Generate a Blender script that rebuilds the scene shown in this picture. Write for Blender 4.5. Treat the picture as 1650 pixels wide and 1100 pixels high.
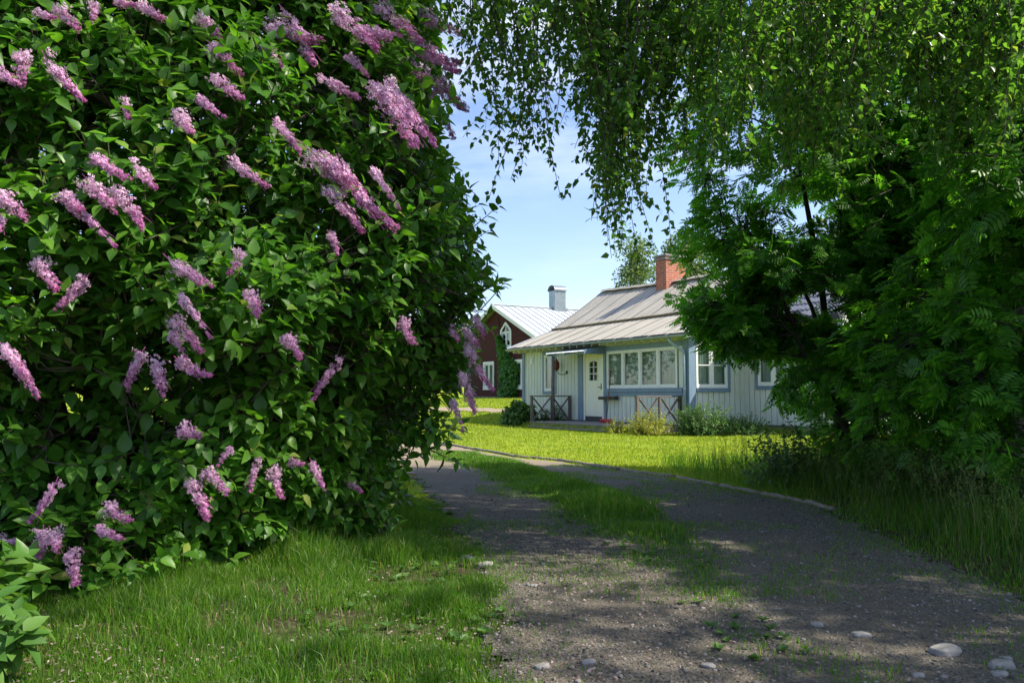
import bpy, math, random
import numpy as np
from mathutils import Vector
R_ = math.radians
rng = np.random.default_rng(7)
random.seed(7)
scene = bpy.context.scene
for o in list(bpy.data.objects):
    bpy.data.objects.remove(o)
col = scene.collection

# ------------------------------------------------------------------ camera
CAM_H, PITCH, F = 1.05, math.atan(86 / 1283.3), 1283.3
cd = bpy.data.cameras.new('camera')
cd.sensor_width = 36.0
cd.lens = 28.0
cd.clip_start = 0.05
cd.clip_end = 5000
cam = bpy.data.objects.new('camera', cd)
cam.location = (0, 0, CAM_H)
cam.rotation_euler = (math.pi / 2 + PITCH, 0, 0)
col.objects.link(cam)
scene.camera = cam

# ------------------------------------------------------------------ sky, sun, exposure
SUN = Vector((2.33, -0.45, 2.5)).normalized()
EL = math.asin(SUN.z)
AZ = math.atan2(SUN.x, SUN.y)
world = bpy.data.worlds.new('World')
scene.world = world
world.use_nodes = True  # sky
wn, wl = world.node_tree.nodes, world.node_tree.links
wn.clear()
w_out = wn.new('ShaderNodeOutputWorld')
w_bg = wn.new('ShaderNodeBackground')
w_bg.inputs['Strength'].default_value = 0.135
sky = wn.new('ShaderNodeTexSky')
sky.sky_type = 'NISHITA'
sky.sun_disc = False
sky.sun_elevation = EL
sky.sun_rotation = AZ
sky.altitude = 100
sky.air_density = 1.0
sky.dust_density = 1.0
sky.ozone_density = 2.2
w_tc = wn.new('ShaderNodeTexCoord')
w_sep = wn.new('ShaderNodeSeparateXYZ')
wl.new(w_tc.outputs['Generated'], w_sep.inputs[0])
w_mp = wn.new('ShaderNodeMapping')
w_mp.inputs['Scale'].default_value = (1.0, 1.0, 4.5)
w_mp.inputs['Rotation'].default_value = (0.15, 0.1, 0.4)
wl.new(w_tc.outputs['Generated'], w_mp.inputs[0])
w_nz = wn.new('ShaderNodeTexNoise')
w_nz.inputs['Scale'].default_value = 2.2
w_nz.inputs['Detail'].default_value = 8
w_nz.inputs['Roughness'].default_value = 0.55
w_nz.inputs['Distortion'].default_value = 0.4
wl.new(w_mp.outputs[0], w_nz.inputs['Vector'])
w_rp = wn.new('ShaderNodeValToRGB')
w_rp.color_ramp.elements[0].position = 0.50
w_rp.color_ramp.elements[1].position = 0.80
wl.new(w_nz.outputs['Fac'], w_rp.inputs[0])
# more cloud higher up
w_mr = wn.new('ShaderNodeMapRange')
w_mr.inputs['From Min'].default_value = 0.22
w_mr.inputs['From Max'].default_value = 0.42
w_mr.inputs['To Min'].default_value = 0.12
w_mr.inputs['To Max'].default_value = 1.0
wl.new(w_sep.outputs['Z'], w_mr.inputs['Value'])
w_ml = wn.new('ShaderNodeMath')
w_ml.operation = 'MULTIPLY'
wl.new(w_rp.outputs[0], w_ml.inputs[0])
wl.new(w_mr.outputs[0], w_ml.inputs[1])
w_mx = wn.new('ShaderNodeMixRGB')
w_mx.inputs['Color2'].default_value = (7.2, 7.3, 7.6, 1)
wl.new(w_ml.outputs[0], w_mx.inputs['Fac'])
w_tn = wn.new('ShaderNodeMixRGB')
w_tn.blend_type = 'MULTIPLY'
w_tn.inputs['Fac'].default_value = 1.0
w_tn.inputs['Color2'].default_value = (1.0, 0.965, 1.02, 1)
wl.new(sky.outputs[0], w_tn.inputs['Color1'])
wl.new(w_tn.outputs[0], w_mx.inputs['Color1'])
wl.new(w_mx.outputs[0], w_bg.inputs['Color'])
wl.new(w_bg.outputs[0], w_out.inputs[0])

sd_ = bpy.data.lights.new('sun', 'SUN')
sd_.energy = 4.6
sd_.angle = R_(0.53)
sd_.color = (1.0, 0.93, 0.80)
sun = bpy.data.objects.new('sun', sd_)
sun.rotation_euler = SUN.to_track_quat('Z', 'Y').to_euler()
sun.location = (20, -5, 25)
col.objects.link(sun)

scene.view_settings.view_transform = 'Standard'
scene.view_settings.look = 'None'
scene.view_settings.exposure = 0.95
scene.view_settings.gamma = 1
scene.render.engine = 'CYCLES'
scene.cycles.max_bounces = 8
scene.cycles.diffuse_bounces = 4
scene.cycles.glossy_bounces = 3
scene.cycles.transmission_bounces = 6
scene.cycles.transparent_max_bounces = 12
scene.cycles.sample_clamp_indirect = 6
scene.cycles.use_denoising = True

# ------------------------------------------------------------------ helpers: projection
CP, SP = math.cos(PITCH), math.sin(PITCH)
def ray(px, py):
    a, b = px - 825.0, 550.0 - py
    return np.array([a, F * CP - b * SP, F * SP + b * CP])
def ground_at(px, py, z=0.0):
    d = ray(px, py)
    t = (z - CAM_H) / d[2]
    return np.array([d[0] * t, d[1] * t, z])
def at(px, py, Y):
    d = ray(px, py)
    t = Y / d[1]
    return np.array([d[0] * t, Y, CAM_H + d[2] * t])

# ------------------------------------------------------------------ helpers: noise
_T = np.random.default_rng(3).random((32, 32, 32))
def vnoise(P, s=1.0, seed=0):
    P = np.asarray(P, float) * s + seed * 7.31
    i = np.floor(P).astype(int)
    f = P - i
    f = f * f * (3 - 2 * f)
    r = 0
    for dx in (0, 1):
        for dy in (0, 1):
            for dz in (0, 1):
                w = (f[..., 0] if dx else 1 - f[..., 0]) * (f[..., 1] if dy else 1 - f[..., 1]) * (f[..., 2] if dz else 1 - f[..., 2])
                r = r + w * _T[(i[..., 0] + dx) % 32, (i[..., 1] + dy) % 32, (i[..., 2] + dz) % 32]
    return r
def n2(x, y, s, seed=0):
    return vnoise(np.stack([x, y, np.zeros_like(x) + 0.5], -1), s, seed)
def sstep(a, b, x):
    t = np.clip((x - a) / (b - a), 0, 1)
    return t * t * (3 - 2 * t)

# ------------------------------------------------------------------ helpers: objects
def tag(o, label=None, cat=None, group=None, kind=None):
    if label: o['label'] = label
    if cat: o['category'] = cat
    if group: o['group'] = group
    if kind: o['kind'] = kind
    return o
def empty(name, loc=(0, 0, 0), rz=0.0, label=None, cat=None, group=None):
    o = bpy.data.objects.new(name, None)
    o.empty_display_size = 0.3
    o.location = loc
    o.rotation_euler = (0, 0, rz)
    col.objects.link(o)
    return tag(o, label, cat, group)
def mesh_np(name, V, faces, mat, parent=None, smooth=False, attrs=None, link=True):
    """faces: list of int arrays, each (n,k)."""
    V = np.asarray(V, np.float32)
    faces = [np.asarray(f, np.int32) for f in faces if len(f)]
    me = bpy.data.meshes.new(name)
    me.vertices.add(len(V))
    me.vertices.foreach_set('co', V.ravel())
    loops = np.concatenate([f.ravel() for f in faces])
    tot = np.concatenate([np.full(len(f), f.shape[1], np.int32) for f in faces])
    start = np.concatenate([[0], np.cumsum(tot)[:-1]]).astype(np.int32)
    me.loops.add(len(loops))
    me.loops.foreach_set('vertex_index', loops)
    me.polygons.add(len(tot))
    me.polygons.foreach_set('loop_start', start)
    me.polygons.foreach_set('loop_total', tot)
    if smooth:
        me.polygons.foreach_set('use_smooth', np.ones(len(tot), bool))
    if attrs:
        for k, a in attrs.items():
            at_ = me.attributes.new(k, 'FLOAT', 'POINT')
            at_.data.foreach_set('value', np.asarray(a, np.float32))
    me.update()
    me.validate()
    if mat: me.materials.append(mat)
    if not link: return me
    o = bpy.data.objects.new(name, me)
    col.objects.link(o)
    if parent: o.parent = parent
    return o

class MB:
    """collects boxes, prisms, tubes and becomes ONE mesh object"""
    def __init__(s): s.V, s.F = [], []
    def add(s, V, F):
        b = len(s.V)
        s.V += [tuple(map(float, v)) for v in V]
        s.F += [tuple(int(i) + b for i in f) for f in F]
        return s
    def box(s, x0, x1, y0, y1, z0, z1):
        return s.add([(x, y, z) for x in (x0, x1) for y in (y0, y1) for z in (z0, z1)],
                     [(0, 1, 3, 2), (4, 6, 7, 5), (0, 4, 5, 1), (2, 3, 7, 6), (0, 2, 6, 4), (1, 5, 7, 3)])
    def beam(s, a, b, w, h, up=(0, 0, 1)):
        a, b = Vector(a), Vector(b)
        d = (b - a).normalized()
        sx = d.cross(Vector(up))
        if sx.length < 1e-4: sx = d.cross(Vector((0, 1, 0)))
        sx.normalize()
        u = sx.cross(d)
        V = []
        for p in (a, b):
            for i, j in ((-1, -1), (1, -1), (1, 1), (-1, 1)):
                V.append(p + sx * (i * w / 2) + u * (j * h / 2))
        return s.add(V, [(0, 1, 2, 3), (7, 6, 5, 4), (0, 4, 5, 1), (1, 5, 6, 2), (2, 6, 7, 3), (3, 7, 4, 0)])
    def tube(s, pts, rad, n=10, caps=True):
        pts = [Vector(p) for p in pts]
        if not hasattr(rad, '__len__'): rad = [rad] * len(pts)
        V, Fc = [], []
        for k, p in enumerate(pts):
            d = (pts[min(k + 1, len(pts) - 1)] - pts[max(k - 1, 0)]).normalized()
            ref = Vector((0, 0, 1)) if abs(d.z) < 0.9 else Vector((1, 0, 0))
            a = d.cross(ref).normalized()
            b = d.cross(a)
            for i in range(n):
                t = 2 * math.pi * i / n
                V.append(p + (a * math.cos(t) + b * math.sin(t)) * rad[k])
        for k in range(len(pts) - 1):
            for i in range(n):
                Fc.append((k * n + i, k * n + (i + 1) % n, (k + 1) * n + (i + 1) % n, (k + 1) * n + i))
        if caps:
            Fc.append(tuple(range(n - 1, -1, -1)))
            Fc.append(tuple((len(pts) - 1) * n + i for i in range(n)))
        return s.add(V, Fc)
    def build(s, name, mat, parent=None, bevel=0, smooth=False):
        me = bpy.data.meshes.new(name)
        me.from_pydata(s.V, [], s.F)
        me.update()
        if mat: me.materials.append(mat)
        if smooth:
            for p in me.polygons: p.use_smooth = True
        o = bpy.data.objects.new(name, me)
        col.objects.link(o)
        if parent: o.parent = parent
        if bevel:
            m = o.modifiers.new('bevel', 'BEVEL')
            m.width = bevel
            m.segments = 1
            m.limit_method = 'ANGLE'
        return o

def inst(TV, TF, pos, rot, sc):
    """template verts (k,3), faces (m,q); pos (n,3), rot (n,3,3) columns = axes, sc (n,) or (n,3)"""
    n, k = len(pos), len(TV)
    sc = np.asarray(sc)
    if sc.ndim == 1: sc = sc[:, None] * np.ones(3)
    T = TV[None] * sc[:, None, :]
    V = np.einsum('nij,nkj->nki', rot, T) + pos[:, None, :]
    Fc = TF[None] + (np.arange(n) * k)[:, None, None]
    return V.reshape(-1, 3), Fc.reshape(-1, TF.shape[1])
def nrm(a):
    return a / np.maximum(np.linalg.norm(a, axis=-1, keepdims=True), 1e-9)
def frames(d, up, roll=None):
    """x axis = side, y axis = along d, z axis = face normal close to up"""
    d = nrm(d)
    x = nrm(np.cross(d, up))
    z = np.cross(x, d)
    if roll is not None:
        c, s_ = np.cos(roll)[:, None], np.sin(roll)[:, None]
        x, z = x * c + z * s_, z * c - x * s_
    return np.stack([x, d, z], -1)
def tubes(P, Rad, sides=5):
    """P (n,m,3), Rad (n,m)"""
    n, m, _ = P.shape
    d = np.empty_like(P)
    d[:, 1:-1] = P[:, 2:] - P[:, :-2]
    d[:, 0] = P[:, 1] - P[:, 0]
    d[:, -1] = P[:, -1] - P[:, -2]
    d = nrm(d)
    ref = np.where(np.abs(d[..., 2:3]) < 0.85, np.array([0, 0, 1.]), np.array([1., 0, 0]))
    ref = np.broadcast_to(ref[:, :1], P.shape) + 0.0
    a = nrm(np.cross(d, ref + 1e-3))
    b = np.cross(d, a)
    t = 2 * np.pi * np.arange(sides) / sides
    V = P[:, :, None] + Rad[:, :, None, None] * (a[:, :, None] * np.cos(t)[:, None] + b[:, :, None] * np.sin(t)[:, None])
    i = np.arange(n)[:, None, None] * m * sides
    k = np.arange(m - 1)[None, :, None] * sides
    j = np.arange(sides)[None, None]
    j2 = (j + 1) % sides
    Fc = np.stack(np.broadcast_arrays(i + k + j, i + k + j2, i + k + sides + j2, i + k + sides + j), -1)
    return V.reshape(-1, 3), Fc.reshape(-1, 4)
def bez(a, b, c, m):
    t = np.linspace(0, 1, m)[None, :, None]
    return (1 - t) ** 2 * a[:, None] + 2 * t * (1 - t) * b[:, None] + t * t * c[:, None]
class NP:
    """collect numpy meshes"""
    def __init__(s): s.V, s.F, s.n = [], [], 0
    def add(s, V, F):
        s.V.append(V); s.F.append(F + s.n); s.n += len(V); return s
    def build(s, name, mat, parent=None, smooth=False):
        return mesh_np(name, np.concatenate(s.V), s.F, mat, parent, smooth)

# ------------------------------------------------------------------ materials
def new_mat(name):
    m = bpy.data.materials.new(name)
    m.use_nodes = True
    nt = m.node_tree
    return m, nt.nodes, nt.links, nt.nodes['Principled BSDF']
def ramp(N, L, src, stops):
    r = N.new('ShaderNodeValToRGB')
    e = r.color_ramp.elements
    while len(e) < len(stops): e.new(0.5)
    for el, (p, c) in zip(e, stops):
        el.position = p
        el.color = (*c, 1)
    L.new(src, r.inputs[0])
    return r.outputs[0]
def noise(N, L, scale, detail=4, rough=0.55, vec=None, obj=True):
    n = N.new('ShaderNodeTexNoise')
    n.inputs['Scale'].default_value = scale
    n.inputs['Detail'].default_value = detail
    n.inputs['Roughness'].default_value = rough
    if vec is None:
        tc = N.new('ShaderNodeTexCoord')
        vec = tc.outputs['Object']
    L.new(vec, n.inputs['Vector'])
    return n.outputs['Fac']
def mapped(N, L, scale):
    tc = N.new('ShaderNodeTexCoord')
    mp = N.new('ShaderNodeMapping')
    mp.inputs['Scale'].default_value = scale
    L.new(tc.outputs['Object'], mp.inputs[0])
    return mp.outputs[0]
def mix(N, L, f, a, b, mode='MIX'):
    m = N.new('ShaderNodeMixRGB')
    m.blend_type = mode
    for i, v in ((0, f), (1, a), (2, b)):
        if isinstance(v, (int, float)): m.inputs[i].default_value = v
        elif isinstance(v, tuple): m.inputs[i].default_value = (*v, 1)
        else: L.new(v, m.inputs[i])
    return m.outputs[0]
def bump(N, L, h, P, strength=0.3, dist=0.01):
    b = N.new('ShaderNodeBump')
    b.inputs['Strength'].default_value = strength
    b.inputs['Distance'].default_value = dist
    L.new(h, b.inputs['Height'])
    L.new(b.outputs[0], P.inputs['Normal'])
def weathered(name, c1, c2, scale=(3, 3, 0.6), nscale=4, rough=0.6, spec=0.35, worn=None, wornamt=0.62, bmp=0.15):
    m, N, L, P = new_mat(name)
    v = mapped(N, L, scale)
    f = noise(N, L, nscale, 6, 0.6, v)
    c = ramp(N, L, f, [(0.3, c1), (0.72, c2)])
    if worn:
        f2 = noise(N, L, nscale * 4.5, 5, 0.7, v)
        w = ramp(N, L, f2, [(wornamt, (0, 0, 0)), (wornamt + 0.08, (1, 1, 1))])
        c = mix(N, L, w, c, worn)
    L.new(c, P.inputs['Base Color'])
    P.inputs['Roughness'].default_value = rough
    P.inputs['Specular IOR Level'].default_value = spec
    if bmp: bump(N, L, noise(N, L, nscale * 8, 4, 0.6, v), P, bmp, 0.004)
    return m
def leafmat(name, dark, mid, light, rough=0.42, trans=0.35, tcol=None, spec=0.4, nsc=1.3, hue=None):
    m, N, L, P = new_mat(name)
    g = N.new('ShaderNodeNewGeometry')
    rnd = g.outputs['Random Per Island']
    c = ramp(N, L, rnd, [(0.0, dark), (0.5, mid), (1.0, light)])
    f = noise(N, L, nsc, 3)
    c = mix(N, L, ramp(N, L, f, [(0.35, (0, 0, 0)), (0.7, (0.45, 0.45, 0.45))]), c, light)
    if hue:
        hs = ramp(N, L, rnd, [(0.955, (0, 0, 0)), (0.965, (1, 1, 1))])
        c = mix(N, L, hs, c, hue)
    L.new(c, P.inputs['Base Color'])
    P.inputs['Roughness'].default_value = rough
    P.inputs['Specular IOR Level'].default_value = spec
    t = N.new('ShaderNodeBsdfTranslucent')
    tc = mix(N, L, 1.0, c, tcol or (2.2, 2.4, 0.9), 'MULTIPLY')
    L.new(tc, t.inputs['Color'])
    mx = N.new('ShaderNodeMixShader')
    mx.inputs[0].default_value = trans
    L.new(P.outputs[0], mx.inputs[1])
    L.new(t.outputs[0], mx.inputs[2])
    L.new(mx.outputs[0], N['Material Output'].inputs['Surface'])
    return m
def barkmat(name, c1, c2, scale=(14, 14, 3)):
    m, N, L, P = new_mat(name)
    v = mapped(N, L, scale)
    f = noise(N, L, 3, 6, 0.65, v)
    L.new(ramp(N, L, f, [(0.3, c1), (0.7, c2)]), P.inputs['Base Color'])
    P.inputs['Roughness'].default_value = 0.85
    bump(N, L, f, P, 0.6, 0.01)
    return m

M = {}
M['lilac_leaf'] = leafmat('lilac leaf', (0.026, 0.092, 0.010), (0.052, 0.160, 0.016), (0.13, 0.28, 0.03), 0.42, 0.40, hue=(0.20, 0.26, 0.05))
M['sprout_leaf'] = leafmat('sprout leaf', (0.030, 0.095, 0.015), (0.050, 0.14, 0.022), (0.12, 0.22, 0.05), 0.4, 0.28)
M['birch_leaf'] = leafmat('birch leaf', (0.035, 0.095, 0.018), (0.062, 0.150, 0.026), (0.11, 0.21, 0.04), 0.33, 0.52, hue=(0.16, 0.20, 0.04))
M['rowan_leaf'] = leafmat('rowan leaf', (0.032, 0.120, 0.014), (0.060, 0.185, 0.020), (0.12, 0.29, 0.032), 0.40, 0.52)
M['shrub_leaf'] = leafmat('shrub leaf', (0.026, 0.09, 0.028), (0.045, 0.12, 0.035), (0.08, 0.17, 0.045), 0.45, 0.3)
M['far_leaf'] = leafmat('distant leaf', (0.05, 0.09, 0.03), (0.08, 0.13, 0.045), (0.15, 0.20, 0.06), 0.6, 0.35)
M['ivy_leaf'] = leafmat('climber leaf', (0.03, 0.10, 0.018), (0.05, 0.15, 0.025), (0.09, 0.22, 0.035), 0.45, 0.3)
M['weed_leaf'] = leafmat('weed leaf', (0.03, 0.085, 0.018), (0.05, 0.12, 0.025), (0.10, 0.19, 0.035), 0.5, 0.3)
M['yellow_leaf'] = leafmat('yellow flowering leaf', (0.10, 0.17, 0.02), (0.20, 0.24, 0.03), (0.38, 0.33, 0.04), 0.5, 0.35)
M['grass'] = leafmat('grass blade', (0.035, 0.100, 0.010), (0.062, 0.155, 0.012), (0.12, 0.225, 0.02), 0.45, 0.42, nsc=1.4, hue=(0.30, 0.25, 0.12))
M['lawn'] = leafmat('lawn blade', (0.11, 0.20, 0.012), (0.21, 0.31, 0.018), (0.36, 0.40, 0.035), 0.55, 0.40, nsc=0.6, tcol=(1.5, 1.5, 0.6), hue=(0.48, 0.42, 0.16))
M['bark'] = barkmat('dark bark', (0.018, 0.015, 0.012), (0.075, 0.062, 0.05))
M['lilac_bark'] = barkmat('lilac bark', (0.045, 0.035, 0.026), (0.15, 0.12, 0.09))
M['twig'] = barkmat('red brown twig', (0.03, 0.016, 0.012), (0.07, 0.04, 0.03))
def birch_bark():
    m, N, L, P = new_mat('birch bark')
    v = mapped(N, L, (3, 3, 16))
    f = noise(N, L, 2.2, 5, 0.7, v)
    v2 = mapped(N, L, (2.2, 2.2, 2.2))
    f2 = noise(N, L, 2, 4, 0.6, v2)
    c = ramp(N, L, f, [(0.42, (0.025, 0.022, 0.02)), (0.50, (0.42, 0.37, 0.33)), (0.8, (0.55, 0.50, 0.46))])
    c = mix(N, L, ramp(N, L, f2, [(0.5, (0, 0, 0)), (0.62, (1, 1, 1))]), c, (0.06, 0.045, 0.035))
    L.new(c, P.inputs['Base Color'])
    P.inputs['Roughness'].default_value = 0.7
    bump(N, L, f, P, 0.5, 0.01)
    return m
M['birch_bark'] = birch_bark()
def flowermat():
    m, N, L, P = new_mat('lilac floret')
    a = N.new('ShaderNodeAttribute')
    a.attribute_name = 'bud'
    g = N.new('ShaderNodeNewGeometry')
    c = ramp(N, L, a.outputs['Fac'], [(0.0, (0.86, 0.63, 0.80)), (0.55, (0.76, 0.42, 0.66)), (1.0, (0.54, 0.12, 0.36))])
    v = ramp(N, L, g.outputs['Random Per Island'], [(0.0, (0.55, 0.36, 0.26)), (0.07, (0.60, 0.42, 0.34)), (0.09, (0.75, 0.7, 0.75)), (0.6, (1, 1, 1)), (1.0, (1.18, 1.15, 1.15))])
    c = mix(N, L, 1.0, c, v, 'MULTIPLY')
    oi = N.new('ShaderNodeObjectInfo')
    c = mix(N, L, ramp(N, L, oi.outputs['Random'], [(0.3, (0, 0, 0)), (1.0, (0.30, 0.30, 0.30))]), c, (0.58, 0.20, 0.50))
    L.new(c, P.inputs['Base Color'])
    P.inputs['Roughness'].default_value = 0.6
    t = N.new('ShaderNodeBsdfTranslucent')
    L.new(c, t.inputs['Color'])
    mx = N.new('ShaderNodeMixShader')
    mx.inputs[0].default_value = 0.35
    L.new(P.outputs[0], mx.inputs[1])
    L.new(t.outputs[0], mx.inputs[2])
    L.new(mx.outputs[0], N['Material Output'].inputs['Surface'])
    return m
M['flower'] = flowermat()
# ground: soil with green growth and dry litter
def groundmat():
    m, N, L, P = new_mat('ground')
    tc = N.new('ShaderNodeTexCoord')
    a = N.new('ShaderNodeAttribute')
    a.attribute_name = 'lawn'
    f1 = noise(N, L, 1.1, 6, 0.6)
    f2 = noise(N, L, 28, 5, 0.7)
    f3 = noise(N, L, 0.25, 3, 0.5)
    soil = ramp(N, L, f2, [(0.3, (0.025, 0.018, 0.012)), (0.55, (0.075, 0.055, 0.038)), (0.75, (0.19, 0.15, 0.12))])
    green = ramp(N, L, f2, [(0.3, (0.022, 0.04, 0.008)), (0.7, (0.065, 0.09, 0.02))])
    rough = mix(N, L, ramp(N, L, f1, [(0.40, (0, 0, 0)), (0.6, (1, 1, 1))]), soil, green)
    lw = ramp(N, L, noise(N, L, 9, 6, 0.7), [(0.3, (0.14, 0.21, 0.012)), (0.55, (0.22, 0.29, 0.018)), (0.8, (0.34, 0.36, 0.04))])
    lw = mix(N, L, ramp(N, L, f3, [(0.4, (0, 0, 0)), (0.7, (0.5, 0.5, 0.5))]), lw, (0.28, 0.33, 0.02))
    c = mix(N, L, a.outputs['Fac'], rough, lw)
    L.new(c, P.inputs['Base Color'])
    P.inputs['Roughness'].default_value = 0.95
    P.inputs['Specular IOR Level'].default_value = 0.1
    bump(N, L, f2, P, 0.7, 0.03)
    return m
M['ground'] = groundmat()
def gravelmat():
    m, N, L, P = new_mat('gravel track')
    v = N.new('ShaderNodeTexVoronoi')
    v.inputs['Scale'].default_value = 85
    tc = N.new('ShaderNodeTexCoord')
    L.new(tc.outputs['Object'], v.inputs['Vector'])
    big = noise(N, L, 1.3, 6, 0.6)
    fine = noise(N, L, 120, 4, 0.7)
    chips = ramp(N, L, v.outputs['Color'], [(0.1, (0.065, 0.057, 0.047)), (0.5, (0.125, 0.110, 0.092)), (0.92, (0.22, 0.20, 0.175))])
    dust = ramp(N, L, fine, [(0.3, (0.07, 0.059, 0.045)), (0.7, (0.155, 0.132, 0.104))])
    c = mix(N, L, ramp(N, L, big, [(0.38, (0.15, 0.15, 0.15)), (0.62, (0.85, 0.85, 0.85))]), chips, dust)
    a = N.new('ShaderNodeAttribute')
    a.attribute_name = 'sand'
    c = mix(N, L, a.outputs['Fac'], c, (0.29, 0.235, 0.17))
    c = mix(N, L, 1.0, c, (0.98, 0.97, 0.93), 'MULTIPLY')
    L.new(c, P.inputs['Base Color'])
    P.inputs['Roughness'].default_value = 0.9
    P.inputs['Specular IOR Level'].default_value = 0.25
    h = mix(N, L, 0.5, v.outputs['Distance'], fine)
    bump(N, L, h, P, 0.9, 0.012)
    return m
M['gravel'] = gravelmat()
def stonemat(name, stops):
    m, N, L, P = new_mat(name)
    g = N.new('ShaderNodeNewGeometry')
    c = ramp(N, L, g.outputs['Random Per Island'], stops)
    f = noise(N, L, 60, 5, 0.7)
    c = mix(N, L, 0.5, c, ramp(N, L, f, [(0.3, (0.35, 0.35, 0.35)), (0.7, (1, 1, 1))]), 'MULTIPLY')
    L.new(c, P.inputs['Base Color'])
    P.inputs['Roughness'].default_value = 0.8
    bump(N, L, f, P, 0.4, 0.004)
    return m
M['pebble'] = stonemat('pebble', [(0.0, (0.05, 0.045, 0.04)), (0.4, (0.11, 0.098, 0.085)), (0.85, (0.19, 0.172, 0.155)), (1.0, (0.34, 0.32, 0.30))])
M['stone'] = stonemat('field stone', [(0.0, (0.22, 0.21, 0.20)), (1.0, (0.33, 0.31, 0.29))])
# buildings
M['siding'] = weathered('pale green board', (0.55, 0.575, 0.50), (0.66, 0.68, 0.62), (3, 3, 0.5), 3, 0.55, worn=(0.34, 0.36, 0.32), wornamt=0.62)
M['joint'] = weathered('board joint', (0.05, 0.06, 0.065), (0.09, 0.10, 0.10), rough=0.8)
M['blue'] = weathered('blue paint', (0.135, 0.205, 0.285), (0.19, 0.265, 0.345), (3, 3, 1), 4, 0.5, worn=(0.25, 0.28, 0.28), wornamt=0.68)
M['white'] = weathered('white paint', (0.70, 0.70, 0.66), (0.82, 0.82, 0.78), (3, 3, 1), 5, 0.45, worn=(0.45, 0.44, 0.40), wornamt=0.68)
M['door'] = weathered('cream door paint', (0.74, 0.72, 0.58), (0.80, 0.78, 0.66), (2, 2, 1), 2, 0.4, bmp=0.03)
M['greywood'] = weathered('weathered wood', (0.085, 0.068, 0.055), (0.19, 0.165, 0.145), (6, 6, 1.5), 5, 0.85, bmp=0.5)
M['deck'] = weathered('deck wood', (0.16, 0.14, 0.125), (0.30, 0.27, 0.245), (1, 8, 4), 4, 0.85, bmp=0.4)
M['kick'] = weathered('dark kick plate', (0.04, 0.04, 0.045), (0.08, 0.08, 0.085), rough=0.4)
M['concrete'] = weathered('foundation concrete', (0.14, 0.14, 0.14), (0.26, 0.25, 0.24), (1, 1, 1), 5, 0.9, bmp=0.4)
M['red_wall'] = weathered('falu red board', (0.045, 0.009, 0.008), (0.075, 0.015, 0.012), (0.6, 3, 3), 4, 0.85, bmp=0.4)
M['gutter'] = weathered('zinc gutter', (0.22, 0.27, 0.30), (0.34, 0.39, 0.42), (2, 2, 2), 3, 0.4, 0.5)
M['rust'] = weathered('rusty lantern', (0.11, 0.03, 0.015), (0.22, 0.065, 0.03), (5, 5, 5), 8, 0.5)
M['redplastic'] = weathered('red plastic', (0.42, 0.03, 0.035), (0.52, 0.05, 0.05), rough=0.4, bmp=0)
M['blackroof'] = weathered('black eave board', (0.012, 0.013, 0.018), (0.03, 0.03, 0.04), rough=0.5)
M['tile'] = weathered('weathered roof tile', (0.07, 0.075, 0.10), (0.20, 0.20, 0.24), (3, 3, 3), 3, 0.5, 0.5)
M['bark_post'] = M['greywood']
def metalroof():
    m, N, L, P = new_mat('weathered metal roof')
    v = mapped(N, L, (2.2, 0.35, 0.35))
    f = noise(N, L, 2.5, 6, 0.65, v)
    f2 = noise(N, L, 16, 5, 0.65, mapped(N, L, (1.5, 0.5, 0.5)))
    c = ramp(N, L, f, [(0.3, (0.29, 0.27, 0.22)), (0.55, (0.385, 0.36, 0.30)), (0.75, (0.47, 0.44, 0.37))])
    c = mix(N, L, ramp(N, L, f2, [(0.5, (0, 0, 0)), (0.72, (0.6, 0.6, 0.6))]), c, (0.30, 0.21, 0.14))
    L.new(c, P.inputs['Base Color'])
    P.inputs['Roughness'].default_value = 0.55
    P.inputs['Metallic'].default_value = 0.1
    bump(N, L, f2, P, 0.15, 0.004)
    return m
M['metal'] = metalroof()
M['seam'] = weathered('mossy roof seam', (0.16, 0.12, 0.08), (0.40, 0.26, 0.10), (3, 3, 3), 8, 0.9, bmp=0.5)
M['whiteroof'] = weathered('white metal roof', (0.40, 0.44, 0.48), (0.56, 0.60, 0.63), (1, 1, 1), 2, 0.45, bmp=0)
M['galv'] = weathered('galvanised sheet', (0.20, 0.24, 0.27), (0.30, 0.34, 0.37), (2, 2, 2), 3, 0.35, 0.6)
M['galv'].node_tree.nodes['Principled BSDF'].inputs['Metallic'].default_value = 0.5
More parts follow.
